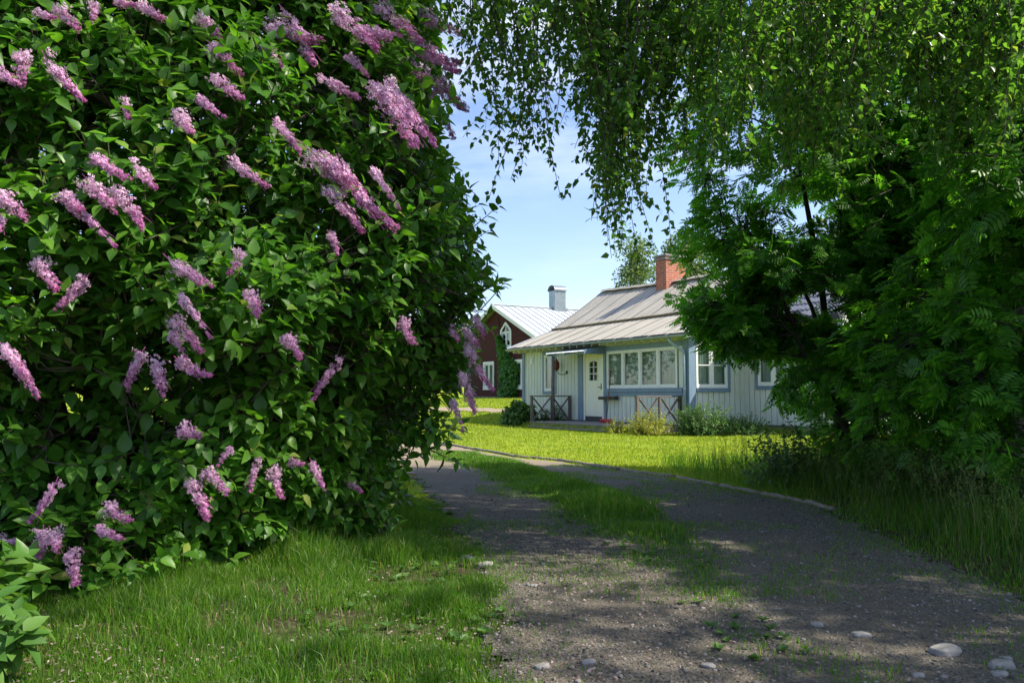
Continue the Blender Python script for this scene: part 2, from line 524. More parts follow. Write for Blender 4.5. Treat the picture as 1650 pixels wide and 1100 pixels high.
def brickmat():
    m, N, L, P = new_mat('red brick')
    b = N.new('ShaderNodeTexBrick')
    tc = N.new('ShaderNodeTexCoord')
    sp_ = N.new('ShaderNodeSeparateXYZ')
    L.new(tc.outputs['Object'], sp_.inputs[0])
    ad = N.new('ShaderNodeMath')
    L.new(sp_.outputs['X'], ad.inputs[0]); L.new(sp_.outputs['Y'], ad.inputs[1])
    cb = N.new('ShaderNodeCombineXYZ')
    L.new(ad.outputs[0], cb.inputs[0]); L.new(sp_.outputs['Z'], cb.inputs[1])
    L.new(cb.outputs[0], b.inputs['Vector'])
    b.inputs['Color1'].default_value = (0.52, 0.14, 0.055, 1)
    b.inputs['Color2'].default_value = (0.34, 0.09, 0.05, 1)
    b.inputs['Mortar'].default_value = (0.40, 0.33, 0.28, 1)
    b.inputs['Scale'].default_value = 1.0
    b.inputs['Brick Width'].default_value = 0.26
    b.inputs['Row Height'].default_value = 0.085
    b.inputs['Mortar Size'].default_value = 0.008
    f = noise(N, L, 9, 5, 0.7)
    c = mix(N, L, 0.5, b.outputs['Color'], ramp(N, L, f, [(0.3, (0.4, 0.4, 0.4)), (0.7, (1.1, 1.1, 1.1))]), 'MULTIPLY')
    L.new(c, P.inputs['Base Color'])
    P.inputs['Roughness'].default_value = 0.85
    bump(N, L, b.outputs['Fac'], P, -0.5, 0.01)
    return m
M['brick'] = brickmat()
def glassmat():
    m, N, L, P = new_mat('window glass')
    t = N.new('ShaderNodeBsdfTransparent')
    t.inputs['Color'].default_value = (0.80, 0.86, 0.84, 1)
    g = N.new('ShaderNodeBsdfGlossy')
    g.inputs['Roughness'].default_value = 0.03
    lw_ = N.new('ShaderNodeLayerWeight')
    lw_.inputs['Blend'].default_value = 0.5
    pw = N.new('ShaderNodeMath')
    pw.operation = 'POWER'
    pw.inputs[1].default_value = 3.5
    L.new(lw_.outputs['Facing'], pw.inputs[0])
    ad = N.new('ShaderNodeMath')
    ad.inputs[1].default_value = 0.05
    L.new(pw.outputs[0], ad.inputs[0])
    mx = N.new('ShaderNodeMixShader')
    L.new(ad.outputs[0], mx.inputs[0])
    L.new(t.outputs[0], mx.inputs[1]); L.new(g.outputs[0], mx.inputs[2])
    L.new(mx.outputs[0], N['Material Output'].inputs['Surface'])
    return m
M['glass'] = glassmat()
M['amber'] = weathered('amber lamp glass', (0.10, 0.02, 0.01), (0.20, 0.05, 0.02), rough=0.2, bmp=0)
M['curtain'] = leafmat('thin curtain', (0.62, 0.66, 0.60), (0.66, 0.70, 0.63), (0.70, 0.73, 0.66), 0.9, 0.35, tcol=(1, 1, 1), spec=0.05)
M['dark'] = weathered('dark interior', (0.035, 0.035, 0.03), (0.06, 0.06, 0.05), rough=0.9, bmp=0)

# ------------------------------------------------------------------ ground layout
def poly(px, extra=()):
    return np.array([ground_at(*p)[:2] for p in px] + [list(e) for e in extra])
DRIVE = poly([(560, 742), (640, 748), (675, 778), (715, 828), (760, 880), (800, 935), (812, 1000), (812, 1098)],
             [(-0.1, 0.5), (-0.3, -25), (3.4, -25), (3.0, 0.5), (2.75, 3.0)])
DRIVE = np.concatenate([DRIVE, poly([(1640, 968), (1580, 940), (1500, 905), (1420, 868), (1360, 838), (1300, 813), (1160, 786), (1000, 760), (900, 744),
              (830, 738), (765, 726), (735, 718), (690, 713), (560, 716)], [(-9.0, 15.5), (-9.0, 12.6)])])
MEDIAN = poly([(690, 727), (760, 728), (850, 748), (905, 768), (975, 788), (1060, 820), (1105, 850), (1170, 895), (1210, 945), (1225, 990), (1290, 1040), (1350, 1075),
               (1230, 1090), (1150, 1050), (1140, 995), (1090, 950), (1010, 890), (930, 850), (880, 812), (800, 774), (740, 748), (690, 738)])
def sdist(x, y, PG):
    """signed distance to polygon, negative inside"""
    x = np.asarray(x, float); y = np.asarray(y, float)
    d = np.full(x.shape, 1e9)
    inside = np.zeros(x.shape, bool)
    n = len(PG)
    for i in range(n):
        ax, ay = PG[i]; bx, by = PG[(i + 1) % n]
        ex, ey = bx - ax, by - ay
        t = np.clip(((x - ax) * ex + (y - ay) * ey) / (ex * ex + ey * ey + 1e-12), 0, 1)
        d = np.minimum(d, np.hypot(x - ax - t * ex, y - ay - t * ey))
        c = ((ay > y) != (by > y)) & (x < (bx - ax) * (y - ay) / (by - ay + 1e-12) + ax)
        inside ^= c
    return np.where(inside, -d, d)
def gz(x, y, sd=None):
    x = np.asarray(x, float); y = np.asarray(y, float)
    z = 0.86 * sstep(27, 43, y) + 2.6 * sstep(60, 190, y) + 3.0 * sstep(200, 500, y)
    if sd is None: sd = sdist(x, y, DRIVE)
    off = sstep(0.0, 0.5, sd)
    z = z + off * 0.05 * (n2(x, y, 0.9, 1) - 0.3) * (1 - 0.7 * sstep(9, 14, y))
    z = z + (1 - off) * 0.018 * (n2(x, y, 1.6, 2) - 0.5)
    return z
def axis(parts):
    out = []
    for a, b, s_ in parts:
        out.append(np.arange(a, b - 1e-6, s_))
    return np.concatenate(out)
gx = np.concatenate([-np.geomspace(6, 900, 45)[::-1], axis([(-5.9, -3, 0.12), (-3, 4, 0.04), (4, 8, 0.12), (8, 16, 0.5)]), np.geomspace(16, 900, 40)])
gy = np.concatenate([-np.geomspace(1, 60, 18)[::-1], axis([(-0.8, 2.4, 0.2), (2.4, 9, 0.04), (9, 20, 0.08), (20, 30, 0.4), (30, 60, 1.5)]), np.geomspace(60, 2500, 45)])
GX, GY = np.meshgrid(gx, gy)
sdD = sdist(GX, GY, DRIVE)
GZ = gz(GX, GY, sdD)
V = np.stack([GX, GY, GZ], -1).reshape(-1, 3)
ny, nx = GX.shape
idx = np.arange(ny * nx).reshape(ny, nx)
Q = np.stack([idx[:-1, :-1], idx[:-1, 1:], idx[1:, 1:], idx[1:, :-1]], -1).reshape(-1, 4)
def lawn_mask(x, y):
    """1 on the mown lawn, 0 on rough verges"""
    sd = sdist(x, y, DRIVE)
    far = sstep(7.0, 8.5, y)
    return far * sstep(-1, 0.2, sd) * (1 - (1 - sstep(8.2, 9.2, y)) * sstep(2.5, 3.2, x)) * (1 - sstep(3.2, 3.9, x) * (1 - sstep(10.0, 12.0, y))) * (1 - sstep(2.0, 2.6, -x) * (1 - sstep(12, 13, y)))
LM = lawn_mask(GX, GY).reshape(-1)
g = mesh_np('ground', V, [Q], M['ground'], smooth=True, attrs={'lawn': LM})
tag(g, kind='structure')
# the gravel track: same terrain, 8 mm above the ground, ragged edge
cxy = V[Q].mean(1)
sdc = sdist(cxy[:, 0], cxy[:, 1], DRIVE)
edge = 0.16 * (n2(cxy[:, 0], cxy[:, 1], 5.0, 5) - 0.5) + 0.12 * (n2(cxy[:, 0], cxy[:, 1], 14.0, 6) - 0.5)
keep = sdc < edge
QD = Q[keep]
used, inv = np.unique(QD, return_inverse=True)
VD = V[used].copy()
VD[:, 2] += 0.008
QD = inv.reshape(-1, 4)
sand = sstep(10.5, 13.0, VD[:, 1]) * 0.8
dr = mesh_np('driveway', VD, [QD], M['gravel'], smooth=True, attrs={'sand': sand})
tag(dr, kind='structure')
# far path before the red house
pp = [at(600, 655, 34), at(700, 655, 34), at(800, 657, 33), at(860, 660, 32)]
pth = np.array([[-9.0, 35.2], [-4.5, 34.8], [-1.5, 34.6], [0.4, 33.6], [1.6, 32.6]])
Vp, Fp = [], []
for k in range(41):
    t = k / 40 * 4
    i = min(int(t), 3); f_ = t - i
    c = pth[i] * (1 - f_) + pth[i + 1] * f_
    for s_ in (-0.75, 0.75):
        yy = c[1] + s_ * (1 + 0.25 * math.sin(k * 1.7 + s_))
        Vp.append((c[0], yy, float(gz(c[0], yy, 1.0)) + 0.03))
for k in range(40):
    Fp.append((2 * k, 2 * k + 2, 2 * k + 3, 2 * k + 1))
pa = mesh_np('path', np.array(Vp), [np.array(Fp)], M['gravel'], smooth=True, attrs={'sand': np.ones(len(Vp))})
tag(pa, kind='structure')

# ------------------------------------------------------------------ cottage
CO = Vector((4.89, 22.0, 0))
CRZ = math.atan2(-0.87, 0.494)
cot = empty('cottage', CO, CRZ, 'pale green boarded cottage with blue trim, a weathered metal roof and a brick chimney', 'house')
W0 = 0.22
def clad(mb, back, span, z0, ztop, holes, plane, axis_, out, pitch=0.2, t=0.022):
    """vertical boards along span=(a,b); ztop may be a function; axis_ 'x' (wall in xz at y=plane) or 'y'"""
    a, b = span
    n = max(1, round((b - a) / pitch))
    w = (b - a) / n
    for k in range(n):
        s0, s1 = a + k * w + 0.010, a + (k + 1) * w - 0.010
        zt = ztop((s0 + s1) / 2) if callable(ztop) else ztop
        cuts = sorted([(h[2], h[3]) for h in holes if h[0] < (s0 + s1) / 2 < h[1]])
        z = z0
        segs = []
        for c0, c1 in cuts:
            if c0 > z: segs.append((z, c0))
            z = max(z, c1)
        if z < zt: segs.append((z, zt))
        for q0, q1 in segs:
            lo, hi = min(plane, plane + out * t), max(plane, plane + out * t)
            if axis_ == 'x': mb.box(s0, s1, lo, hi, q0, q1)
            else: mb.box(lo, hi, s0, s1, q0, q1)
    # backing sheet pieces (dark joints), cut round the holes
    xs = sorted({a, b, *[h[0] for h in holes], *[h[1] for h in holes]})
    for x0, x1 in zip(xs[:-1], xs[1:]):
        c = (x0 + x1) / 2
        cuts = sorted([(h[2], h[3]) for h in holes if h[0] < c < h[1]])
        z = z0
        segs = []
        for c0, c1 in cuts:
            if c0 > z: segs.append((z, c0))
            z = max(z, c1)
        zt = (min(ztop(x0), ztop(x1)) if callable(ztop) else ztop)
        if z < zt: segs.append((z, zt))
        for q0, q1 in segs:
            lo, hi = min(plane - 0.001 * out, plane - out * 0.1), max(plane - 0.001 * out, plane - out * 0.1)
            if axis_ == 'x': back.box(x0, x1, lo, hi, q0, q1)
            else: back.box(lo, hi, x0, x1, q0, q1)
RX0, RX1 = -9.4, 0.4
def roof_z(x, y):
    """weathered, slightly sagging metal roof"""
    k = (x - RX0) / (RX1 - RX0)
    ze = 2.80 - 0.06 * k
    zs = 3.58 + 0.0 * k
    zr = 5.22 - 0.10 * k - 0.12 * math.sin(math.pi * min(max(k, 0), 1))
    if y < 1.6: return ze + (zs - ze) * (y + 0.4) / 2.0
    if y < 3.94: return zs + (zr - zs) * (y - 1.6) / 2.34
    return zr - 0.62 * (y - 3.94)
holesF = [(-5.07, -3.92, W0, 2.42), (-3.76, -0.44, 1.25, 2.42), (-7.5, -6.84, 1.18, 2.46)]
holesG = [(0.22, 1.40, 1.24, 2.52)]
holesW = [(0.55, 1.65, 1.3, 2.5)]
holesE = [(3.0, 4.1, 1.3, 2.5)]
bd, bk = MB(), MB()
clad(bd, bk, (-9, 0), W0, 2.84, holesF, 0.0, 'x', -1)
clad(bd, bk, (0.06, 2.1), W0, lambda y: roof_z(0, y) - 0.10, holesG, 0.0, 'y', 1)
clad(bd, bk, (0.0, 3.2), W0, 3.05, holesW, 2.1, 'x', -1)
clad(bd, bk, (2.16, 6.6), W0, lambda y: 3.12 + 0.68 * (min(y, 8.6 - y) - 1.75) - 0.05, holesE, 3.2, 'y', 1)
clad(bd, bk, (0.0, 6.6), W0, lambda y: roof_z(-9, y) - 0.10, [], -9.0, 'y', -1)
clad(bd, bk, (-9.0, 3.2), W0, 3.3, [], 6.7, 'x', 1)
clad(bd, bk, (2.1, 6.6), 3.0, lambda y: roof_z(0, y) - 0.10, [], 0.0, 'y', 1)
wall = bd.build('wall', M['siding'], cot)
bk.build('wall_backing', M['joint'], cot)
fb = MB()
fb.box(-8.96, -0.04, 0.04, 6.6, -0.3, W0)
fb.box(-0.03, 3.16, 2.14, 6.6, -0.3, W0 - 0.003)
fb.build('foundation', M['concrete'], cot)
fl = MB(); fl.box(-8.9, -0.1, 0.12, 6.5, W0 + 0.003, W0 + 0.03); fl.build('interior_floor', M['dark'], cot)
# room partition so that windows look into a real, dim room
pt = MB(); pt.box(-8.8, -0.12, 2.3, 2.4, W0 + 0.04, 3.0); pt.box(-8.85, -0.1, 0.1, 3.9, 2.90, 2.94)
pt.build('interior_partition', M['siding'], cot)

# --- metal roof with ribs
def ribbed(surface, x0, x1, y0, y1, mat, name, parent, rib=0.24, h=0.014, thick=0.03, ny=2, wide=0.05):
    xs, hs = [], []
    x = x0
    k = 0
    while x < x1 - 0.01:
        hh = h
        for dx, z in ((0, 0), (0.012, hh), (wide - 0.012, hh), (wide, 0)):
            xs.append(x + dx); hs.append(z)
        x += rib; k += 1
    xs.append(x1); hs.append(0)
    ys = np.linspace(y0, y1, ny)
    V, Fc = [], []
    for j, y in enumerate(ys):
        for x_, z in zip(xs, hs): V.append((x_, y, surface(x_, y) + z))
    m = len(xs)
    base = len(V)
    for j, y in enumerate(ys):
        for x_, z in zip(xs, hs): V.append((x_, y, surface(x_, y) - thick))
    for j in range(ny - 1):
        for i in range(m - 1):
            Fc.append((j * m + i, j * m + i + 1, (j + 1) * m + i + 1, (j + 1) * m + i))
            Fc.append((base + j * m + i, base + (j + 1) * m + i, base + (j + 1) * m + i + 1, base + j * m + i + 1))
    for i in range(m - 1):
        Fc.append((i, base + i, base + i + 1, i + 1))
        q = (ny - 1) * m
        Fc.append((q + i, q + i + 1, base + q + i + 1, base + q + i))
    for j in range(ny - 1):
        Fc.append((j * m, (j + 1) * m, base + (j + 1) * m, base + j * m))
        q = m - 1
        Fc.append((j * m + q, base + j * m + q, base + (j + 1) * m + q, (j + 1) * m + q))
    o = MB(); o.add(V, Fc)
    return o.build(name, mat, parent)
roof = ribbed(lambda x, y: roof_z(x, min(y, 1.5999)) + 0.0, RX0, RX1, -0.42, 1.56, M['metal'], 'roof', cot, ny=3)
up_ = ribbed(lambda x, y: roof_z(x, max(y, 1.6)) + 0.006, RX0, RX1, 1.50, 3.94, M['metal'], 'upper_roof', cot, ny=3)
bkr = ribbed(lambda x, y: roof_z(x, y) + 0.03, RX0, RX1, 3.945, 7.1, M['metal'], 'back_roof', cot, ny=3, rib=0.5)
rj = MB()
for k in range(11):
    x = RX0 + 0.965 * k + 0.065
    if x > RX1 - 0.05: break
    for (ya, yb, dz) in ((-0.42, 1.50, 0.0), (1.50, 3.92, 0.006)):
        for q in range(2):
            y0, y1 = ya + (yb - ya) * q / 2, ya + (yb - ya) * (q + 1) / 2
            f_ = (lambda y: roof_z(x, min(y, 1.5999)) if ya < 0 else roof_z(x, max(y, 1.6)))
            rj.beam((x, y0, f_(y0) + dz + 0.006), (x, y1, f_(y1) + dz + 0.006), 0.014, 0.014)
rj.build('sheet_joints', M['kick'], cot)
sm = MB()
rs = random.Random(4)
x = RX0
while x < RX1 - 0.1:
    w = rs.uniform(0.12, 0.4)
    x1 = min(x + w, RX1)
    sm.beam((x, 1.478, roof_z(x, 1.6) + 0.004 + rs.uniform(0, .012)), (x1, 1.478, roof_z(x1, 1.6) + 0.004 + rs.uniform(0, .012)), 0.06, 0.034)
    x = x1
sm.build('roof_seam', M['seam'], cot)
rd = MB()
for k in range(24):
    xa, xb = RX0 + k * 9.8 / 24, RX0 + (k + 1) * 9.8 / 24 + 0.03
    for sgn in (-1, 1):
        za = roof_z(xa, 3.93) + 0.075 + (0.02 if k % 2 else 0); zb = roof_z(xb, 3.93) + 0.085
        rd.add([(xa, 3.94, za + 0.03), (xb, 3.94, zb + 0.03), (xb, 3.94 + sgn * 0.17, zb - 0.07), (xa, 3.94 + sgn * 0.17, za - 0.07)], [(0, 1, 2, 3)] if sgn > 0 else [(3, 2, 1, 0)])
rd.build('ridge_cap', M['metal'], cot)
# dark roof edge lip with little lumps
lip = MB()
x = RX0
while x < RX1 - 0.05:
    lip.box(x, min(x + 0.2, RX1), -0.452, -0.424, roof_z(x, -0.42) - 0.045, roof_z(x, -0.42) + 0.006 + 0.012 * rs.random())
    x += 0.21
lip.build('eave_edge', M['kick'], cot)
# barge boards on the right gable (blue white) and the left
BARGE = weathered('pale blue barge', (0.42, 0.50, 0.58), (0.56, 0.62, 0.68), worn=(0.3, 0.33, 0.35))
for xx in (RX1 + 0.012, RX0 - 0.012):
    bg = MB()
    kx = RX1 if xx > 0 else RX0
    pts = [(-0.46, roof_z(kx, -0.4)), (1.6, roof_z(kx, 1.6)), (3.94, roof_z(kx, 3.94)), (7.1, roof_z(kx, 7.1))]
    for (ya, za), (yb, zb) in zip(pts[:-1], pts[1:]):
        bg.beam((xx, ya, za - 0.085), (xx, yb, zb - 0.085), 0.022, 0.15, up=(0, -(zb - za), yb - ya))
        bg.beam((xx + (0.018 if xx > 0 else -0.018), ya, za - 0.02), (xx + (0.018 if xx > 0 else -0.018), yb, zb - 0.02), 0.03, 0.06, up=(0, -(zb - za), yb - ya))
    bg.build('barge_board', BARGE, cot)
# soffit boards + rafter tails
sf = MB()
sf.box(RX0 + 0.06, RX1 - 0.06, -0.38, -0.024, 2.67, 2.685)
sf.build('soffit', M['siding'], cot)
rt = MB()
x = RX0 + 0.2
while x < RX1 - 0.1:
    rt.box(x, x + 0.07, -0.36, -0.026, 2.60, 2.668)
    x += 0.42
rt.build('rafter_tail', M['siding'], cot)
# gutter
gt = MB()
prof = [(math.pi + math.pi * k / 8) for k in range(9)]
V, Fc = [], []
for x_ in (RX0 - 0.02, RX1 + 0.02):
    zg = roof_z(x_, -0.42) - 0.05
    for rr in (0.062, 0.056):
        for a in prof: V.append((x_, -0.52 + rr * math.cos(a), zg + rr * math.sin(a)))
for s_ in (0, 9):
    for k in range(8): Fc.append((s_ + k, s_ + k + 1, 18 + s_ + k + 1, 18 + s_ + k))
for k in (0, 8): Fc.append((k, 9 + k, 27 + k, 18 + k))
gt.add(V, Fc)
for k in range(12):
    xx = RX0 + 0.3 + k * 0.8
    gt.beam((xx, -0.585, roof_z(xx, -0.42) - 0.045), (xx, -0.44, roof_z(xx, -0.42) + 0.012), 0.018, 0.006)
gt.build('gutter', M['gutter'], cot, smooth=False)
dp = MB()
dp.tube([(-0.22, -0.52, 2.62), (-0.22, -0.50, 2.53), (-0.14, -0.30, 2.36), (-0.08, -0.14, 2.26), (-0.06, -0.12, 2.15), (-0.06, -0.12, 0.25)], 0.042, 10)
for z in (1.9, 1.2, 0.5): dp.tube([(-0.06, -0.12, z), (-0.06, -0.12, z + 0.03)], 0.048, 10)
dp.build('downpipe', weathered('blue grey downpipe', (0.25, 0.35, 0.43), (0.34, 0.44, 0.52), rough=0.4), cot, smooth=True)
# trims: corner posts, beam above windows, sill boards, door casing
BL = M['blue']
def trimpart(name, boxes):
    t = MB()
    for b in boxes: t.box(*b)
    return t.build(name, BL, cot, bevel=0.004)
trimpart('corner_board', [(-9.03, -8.87, -0.052, -0.024, W0, 2.66), (-9.052, -9.031, -0.05, 0.12, W0, 2.66)])
trimpart('corner_board', [(-0.20, 0.0235, -0.055, -0.025, 0.1, 2.66), (0.024, 0.057, -0.055, 0.19, 0.1, 2.64)])
trimpart('lintel_board', [(-3.78, -0.21, -0.060, -0.026, 2.42, 2.57)])
trimpart('sill_board', [(-3.78, -0.21, -0.085, -0.026, 1.13, 1.25), (-3.78, -0.21, -0.060, -0.026, 1.02, 1.129)])
trimpart('door_casing', [(-5.36, -5.08, -0.05, -0.024, W0, 2.66)])
trimpart('door_casing', [(-3.915, -3.79, -0.062, -0.024, W0, 2.62)])
trimpart('window_casing', [(-7.62, -7.50, -0.05, -0.024, 1.08, 2.56), (-6.84, -6.72, -0.05, -0.024, 1.08, 2.56), (-7.499, -6.841, -0.05, -0.024, 2.46, 2.56), (-7.499, -6.841, -0.065, -0.024, 1.08, 1.18), (-7.68, -6.66, -0.09, -0.024, 2.561, 2.59)])
trimpart('window_casing', [(0.024, 0.052, 0.192, 0.221, 1.14, 2.62), (0.024, 0.052, 1.40, 1.51, 1.14, 2.62), (0.024, 0.054, 0.222, 1.399, 2.52, 2.62), (0.024, 0.075, 0.222, 1.399, 1.13, 1.24)])
trimpart('window_casing', [(0.45, 0.55, 2.048, 2.076, 1.2, 2.6), (1.65, 1.75, 2.048, 2.076, 1.2, 2.6), (0.551, 1.649, 2.048, 2.076, 2.5, 2.6), (0.551, 1.649, 2.04, 2.076, 1.2, 1.3)])
trimpart('corner_board', [(3.06, 3.223, 2.04, 2.075, W0, 2.98), (3.224, 3.252, 2.04, 2.24, W0, 2.98)])
trimpart('window_casing', [(3.224, 3.252, 2.90, 3.0, 1.2, 2.6), (3.224, 3.252, 4.1, 4.2, 1.2, 2.6), (3.224, 3.252, 3.001, 4.099, 2.5, 2.6)])
def window(x0, x1, z0, z1, plane, axis_, out, parent, lights=1, bars_v=0, bars_h=0, curtain=True, mull=0.055, depth=0.05, name='window'):
    def bx(mb, s0, s1, d0, d1, q0, q1):
        lo, hi = plane + out * d0, plane + out * d1
        lo, hi = min(lo, hi), max(lo, hi)
        if axis_ == 'x': mb.box(s0, s1, lo, hi, q0, q1)
        else: mb.box(lo, hi, s0, s1, q0, q1)
    fr = MB()
    bx(fr, x0, x1, -0.05, depth, z1 - mull, z1); bx(fr, x0, x1, -0.05, depth, z0, z0 + mull)
    step = (x1 - x0) / lights
    for k in range(lights + 1):
        c = x0 + k * step
        w = mull if k in (0, lights) else mull * 1.5
        a = x0 if k == 0 else (x1 - mull if k == lights else c - w / 2)
        b = x0 + mull if k == 0 else (x1 if k == lights else c + w / 2)
        bx(fr, a, b, -0.05, depth - 0.002, z0 + mull + 0.001, z1 - mull - 0.001)
    f = fr.build(name, M['white'], parent, bevel=0.004)
    sh, gl, cu = MB(), MB(), MB()
    for k in range(lights):
        a, b = x0 + k * step + mull * 0.8, x0 + (k + 1) * step - mull * 0.8
        q0, q1 = z0 + mull + 0.002, z1 - mull - 0.002
        s_ = 0.035
        bx(sh, a, b, -0.02, depth - 0.015, q0, q0 + s_ * 1.4); bx(sh, a, b, -0.02, depth - 0.015, q1 - s_, q1)
        bx(sh, a, a + s_, -0.02, depth - 0.016, q0 + s_ * 1.4, q1 - s_); bx(sh, b - s_, b, -0.02, depth - 0.016, q0 + s_ * 1.4, q1 - s_)
        for j in range(bars_v):
            c = a + (b - a) * (j + 1) / (bars_v + 1)
            bx(sh, c - 0.012, c + 0.012, -0.015, depth - 0.02, q0, q1)
        for j in range(bars_h):
            c = q0 + (q1 - q0) * (j + 1) / (bars_h + 1)
            bx(sh, a, b, -0.016, depth - 0.021, c - 0.012, c + 0.012)
        bx(gl, a + s_ * 0.5, b - s_ * 0.5, -0.004, 0.004, q0 + s_ * 0.5, q1 - s_ * 0.5)
    sh.build('sash', M['white'], f)
    gl.build('pane', M['glass'], f)
    if curtain:
        n = int((x1 - x0) / 0.012)
        V, Fc = [], []
        for i in range(n + 1):
            s_ = x0 + 0.05 + (x1 - x0 - 0.1) * i / n
            o = -0.095 + 0.022 * math.sin(i * 0.72) + 0.012 * math.sin(i * 0.31 + 1)
            for z in (z0 + 0.08 + 0.012 * math.sin(i * 0.2), z1 - 0.03):
                V.append((s_, plane + out * o, z) if axis_ == 'x' else (plane + out * o, s_, z))
        for i in range(n): Fc.append((2 * i, 2 * i + 2, 2 * i + 3, 2 * i + 1))
        cu.add(V, Fc)
        cu.build('curtain', M['curtain'], f, smooth=True)
    return f
window(-3.76, -0.44, 1.25, 2.42, 0.0, 'x', -1, cot, lights=4)
window(-7.5, -6.84, 1.18, 2.46, 0.0, 'x', -1, cot, lights=1, bars_v=0)
window(0.223, 1.397, 1.243, 2.517, 0.0, 'y', 1, cot, lights=2, bars_h=1)
window(0.553, 1.647, 1.303, 2.497, 2.1, 'x', -1, cot, lights=2)
window(3.003, 4.097, 1.303, 2.497, 3.2, 'y', 1, cot, lights=2)
# door
dm = MB()
dm.box(-5.05, -4.97, -0.04, 0.06, W0 + 0.003, 2.415); dm.box(-4.02, -3.94, -0.04, 0.06, W0 + 0.003, 2.415); dm.box(-4.968, -4.022, -0.04, 0.06, 2.36, 2.415)
dx0, dx1 = -4.965, -4.025
gx0, gx1, gz0, gz1 = -4.72, -4.28, 1.52, 2.17
dm.box(dx0, gx0, -0.02, 0.03, 0.36, 2.357); dm.box(gx1, dx1, -0.02, 0.03, 0.36, 2.357)
dm.box(gx0 + .001, gx1 - .001, -0.02, 0.03, 0.36, gz0); dm.box(gx0 + .001, gx1 - .001, -0.02, 0.03, gz1, 2.357)
door = dm.build('door', M['door'], cot, bevel=0.004)
dg = MB()
dg.box((gx0 + gx1) / 2 - 0.014, (gx0 + gx1) / 2 + 0.014, -0.03, 0.02, gz0, gz1)
for k in range(1, 3):
    z = gz0 + (gz1 - gz0) * k / 3
    dg.box(gx0, gx1, -0.028, 0.018, z - 0.012, z + 0.012)
for xa, sgn in ((gx0, 1), (gx1, -1)):   # curved upper corners of the door light
    for k in range(4):
        dg.box(min(xa, xa + sgn * 0.05 * (4 - k)), max(xa, xa + sgn * 0.05 * (4 - k)), -0.024, 0.015, gz1 - 0.016 * (k + 1), gz1 - 0.016 * k)
for a, b, c, d_ in ((gx0 - .03, gx1 + .03, gz1, gz1 + .03), (gx0 - .03, gx1 + .03, gz0 - .03, gz0), (gx0 - .03, gx0, gz0, gz1), (gx1, gx1 + .03, gz0, gz1)):
    dg.box(a, b, -0.036, -0.0205, c, d_)
dg.build('glazing_bars', M['white'], door)
dl = MB(); dl.box(gx0, gx1, 0.002, 0.008, gz0, gz1); dl.build('pane', M['glass'], door)
dk = MB(); dk.box(gx0 - 0.05, gx1 + 0.05, 0.3, 0.32, gz0 - 0.1, gz1 + 0.1); dk.build('dark_hall', M['dark'], door)
kp = MB(); kp.box(dx0, dx1, -0.028, 0.03, W0 + 0.004, 0.357); kp.build('kick_plate', M['kick'], door)
hd = MB(); hd.box(-4.10, -4.06, -0.028, -0.02, 1.22, 1.42); hd.tube([(-4.08, -0.03, 1.30), (-4.08, -0.07, 1.30), (-4.19, -0.075, 1.30)], 0.011, 8)
hd.build('handle', M['kick'], door)
# canopy over the door
cn = MB()
nC = 60
V, Fc = [], []
for j, (y, z) in enumerate(((-0.86, 2.43), (-0.02, 2.60))):
    for k in range(nC * 4 + 1):
        x_ = -6.1 + 2.25 * k / (nC * 4)
        V.append((x_, y, z + 0.020 * math.sin(k * math.pi / 2 * 1.0 * 0.5)))
m_ = nC * 4 + 1
for k in range(m_ - 1): Fc.append((k, k + 1, m_ + k + 1, m_ + k))
cn.add(V, Fc)
cn.build('door_canopy', M['galv'], cot, smooth=False)
cf = MB()
cf.box(-6.1, -3.86, -0.82, -0.79, 2.34, 2.37)
cf.add([(-3.852, -0.86, 2.34), (-3.852, -0.06, 2.34), (-3.852, -0.06, 2.61), (-3.852, -0.86, 2.46), (-3.82, -0.86, 2.34), (-3.82, -0.06, 2.34), (-3.82, -0.06, 2.61), (-3.82, -0.86, 2.46)],
       [(0, 1, 2, 3), (7, 6, 5, 4), (0, 4, 5, 1), (1, 5, 6, 2), (2, 6, 7, 3), (3, 7, 4, 0)])
for x_ in (-6.0, -5.0, -3.95): cf.beam((x_, -0.82, 2.385), (x_, -0.03, 2.54), 0.05, 0.06)
cf.build('canopy_frame', M['blue'], cot)
# porch deck
dk = MB()
y = -1.62
while y < -0.07:
    dk.box(-5.9, -0.15, y, y + 0.118, 0.155, 0.19)
    y += 0.124
dk.box(-5.88, -0.17, -1.60, -1.56, 0.0, 0.152); dk.box(-5.88, -5.84, -1.558, -0.04, 0.0, 0.152); dk.box(-0.21, -0.17, -1.558, -0.04, 0.0, 0.152)
dk.box(-5.6, -1.5, -1.86, -1.625, 0.02, 0.065)
dk.build('porch_deck', M['deck'], cot, bevel=0.004)
def railing(x, parent):
    r = MB()
    z0, z1 = 0.19, 1.0
    for y in (-1.58, -0.09):
        r.box(x - 0.04, x + 0.04, y - 0.04, y + 0.04, z0, z1 - 0.012)
    r.box(x - 0.035, x + 0.035, -0.84, -0.77, z0, z1 - 0.012)
    r.box(x - 0.05, x + 0.05, -1.64, -0.06, z1 - 0.01, z1 + 0.03)
    for a, b in ((-1.53, -0.86), (-0.75, -0.14)):
        r.beam((x - 0.018, a, z0 + 0.03), (x - 0.018, b, z1 - 0.05), 0.03, 0.07, up=(1, 0, 0))
        r.beam((x + 0.018, a, z1 - 0.05), (x + 0.018, b, z0 + 0.03), 0.03, 0.07, up=(1, 0, 0))
    return r.build('porch_railing', M['greywood'], parent, bevel=0.004)
railing(-5.8, cot)
railing(-0.30, cot)
po = MB(); po.tube([(-5.72, -0.80, 0.19), (-5.74, -0.80, 1.2), (-5.73, -0.79, 2.36)], [0.062, 0.056, 0.052], 10)
po.build('porch_post', M['greywood'], cot, smooth=True)
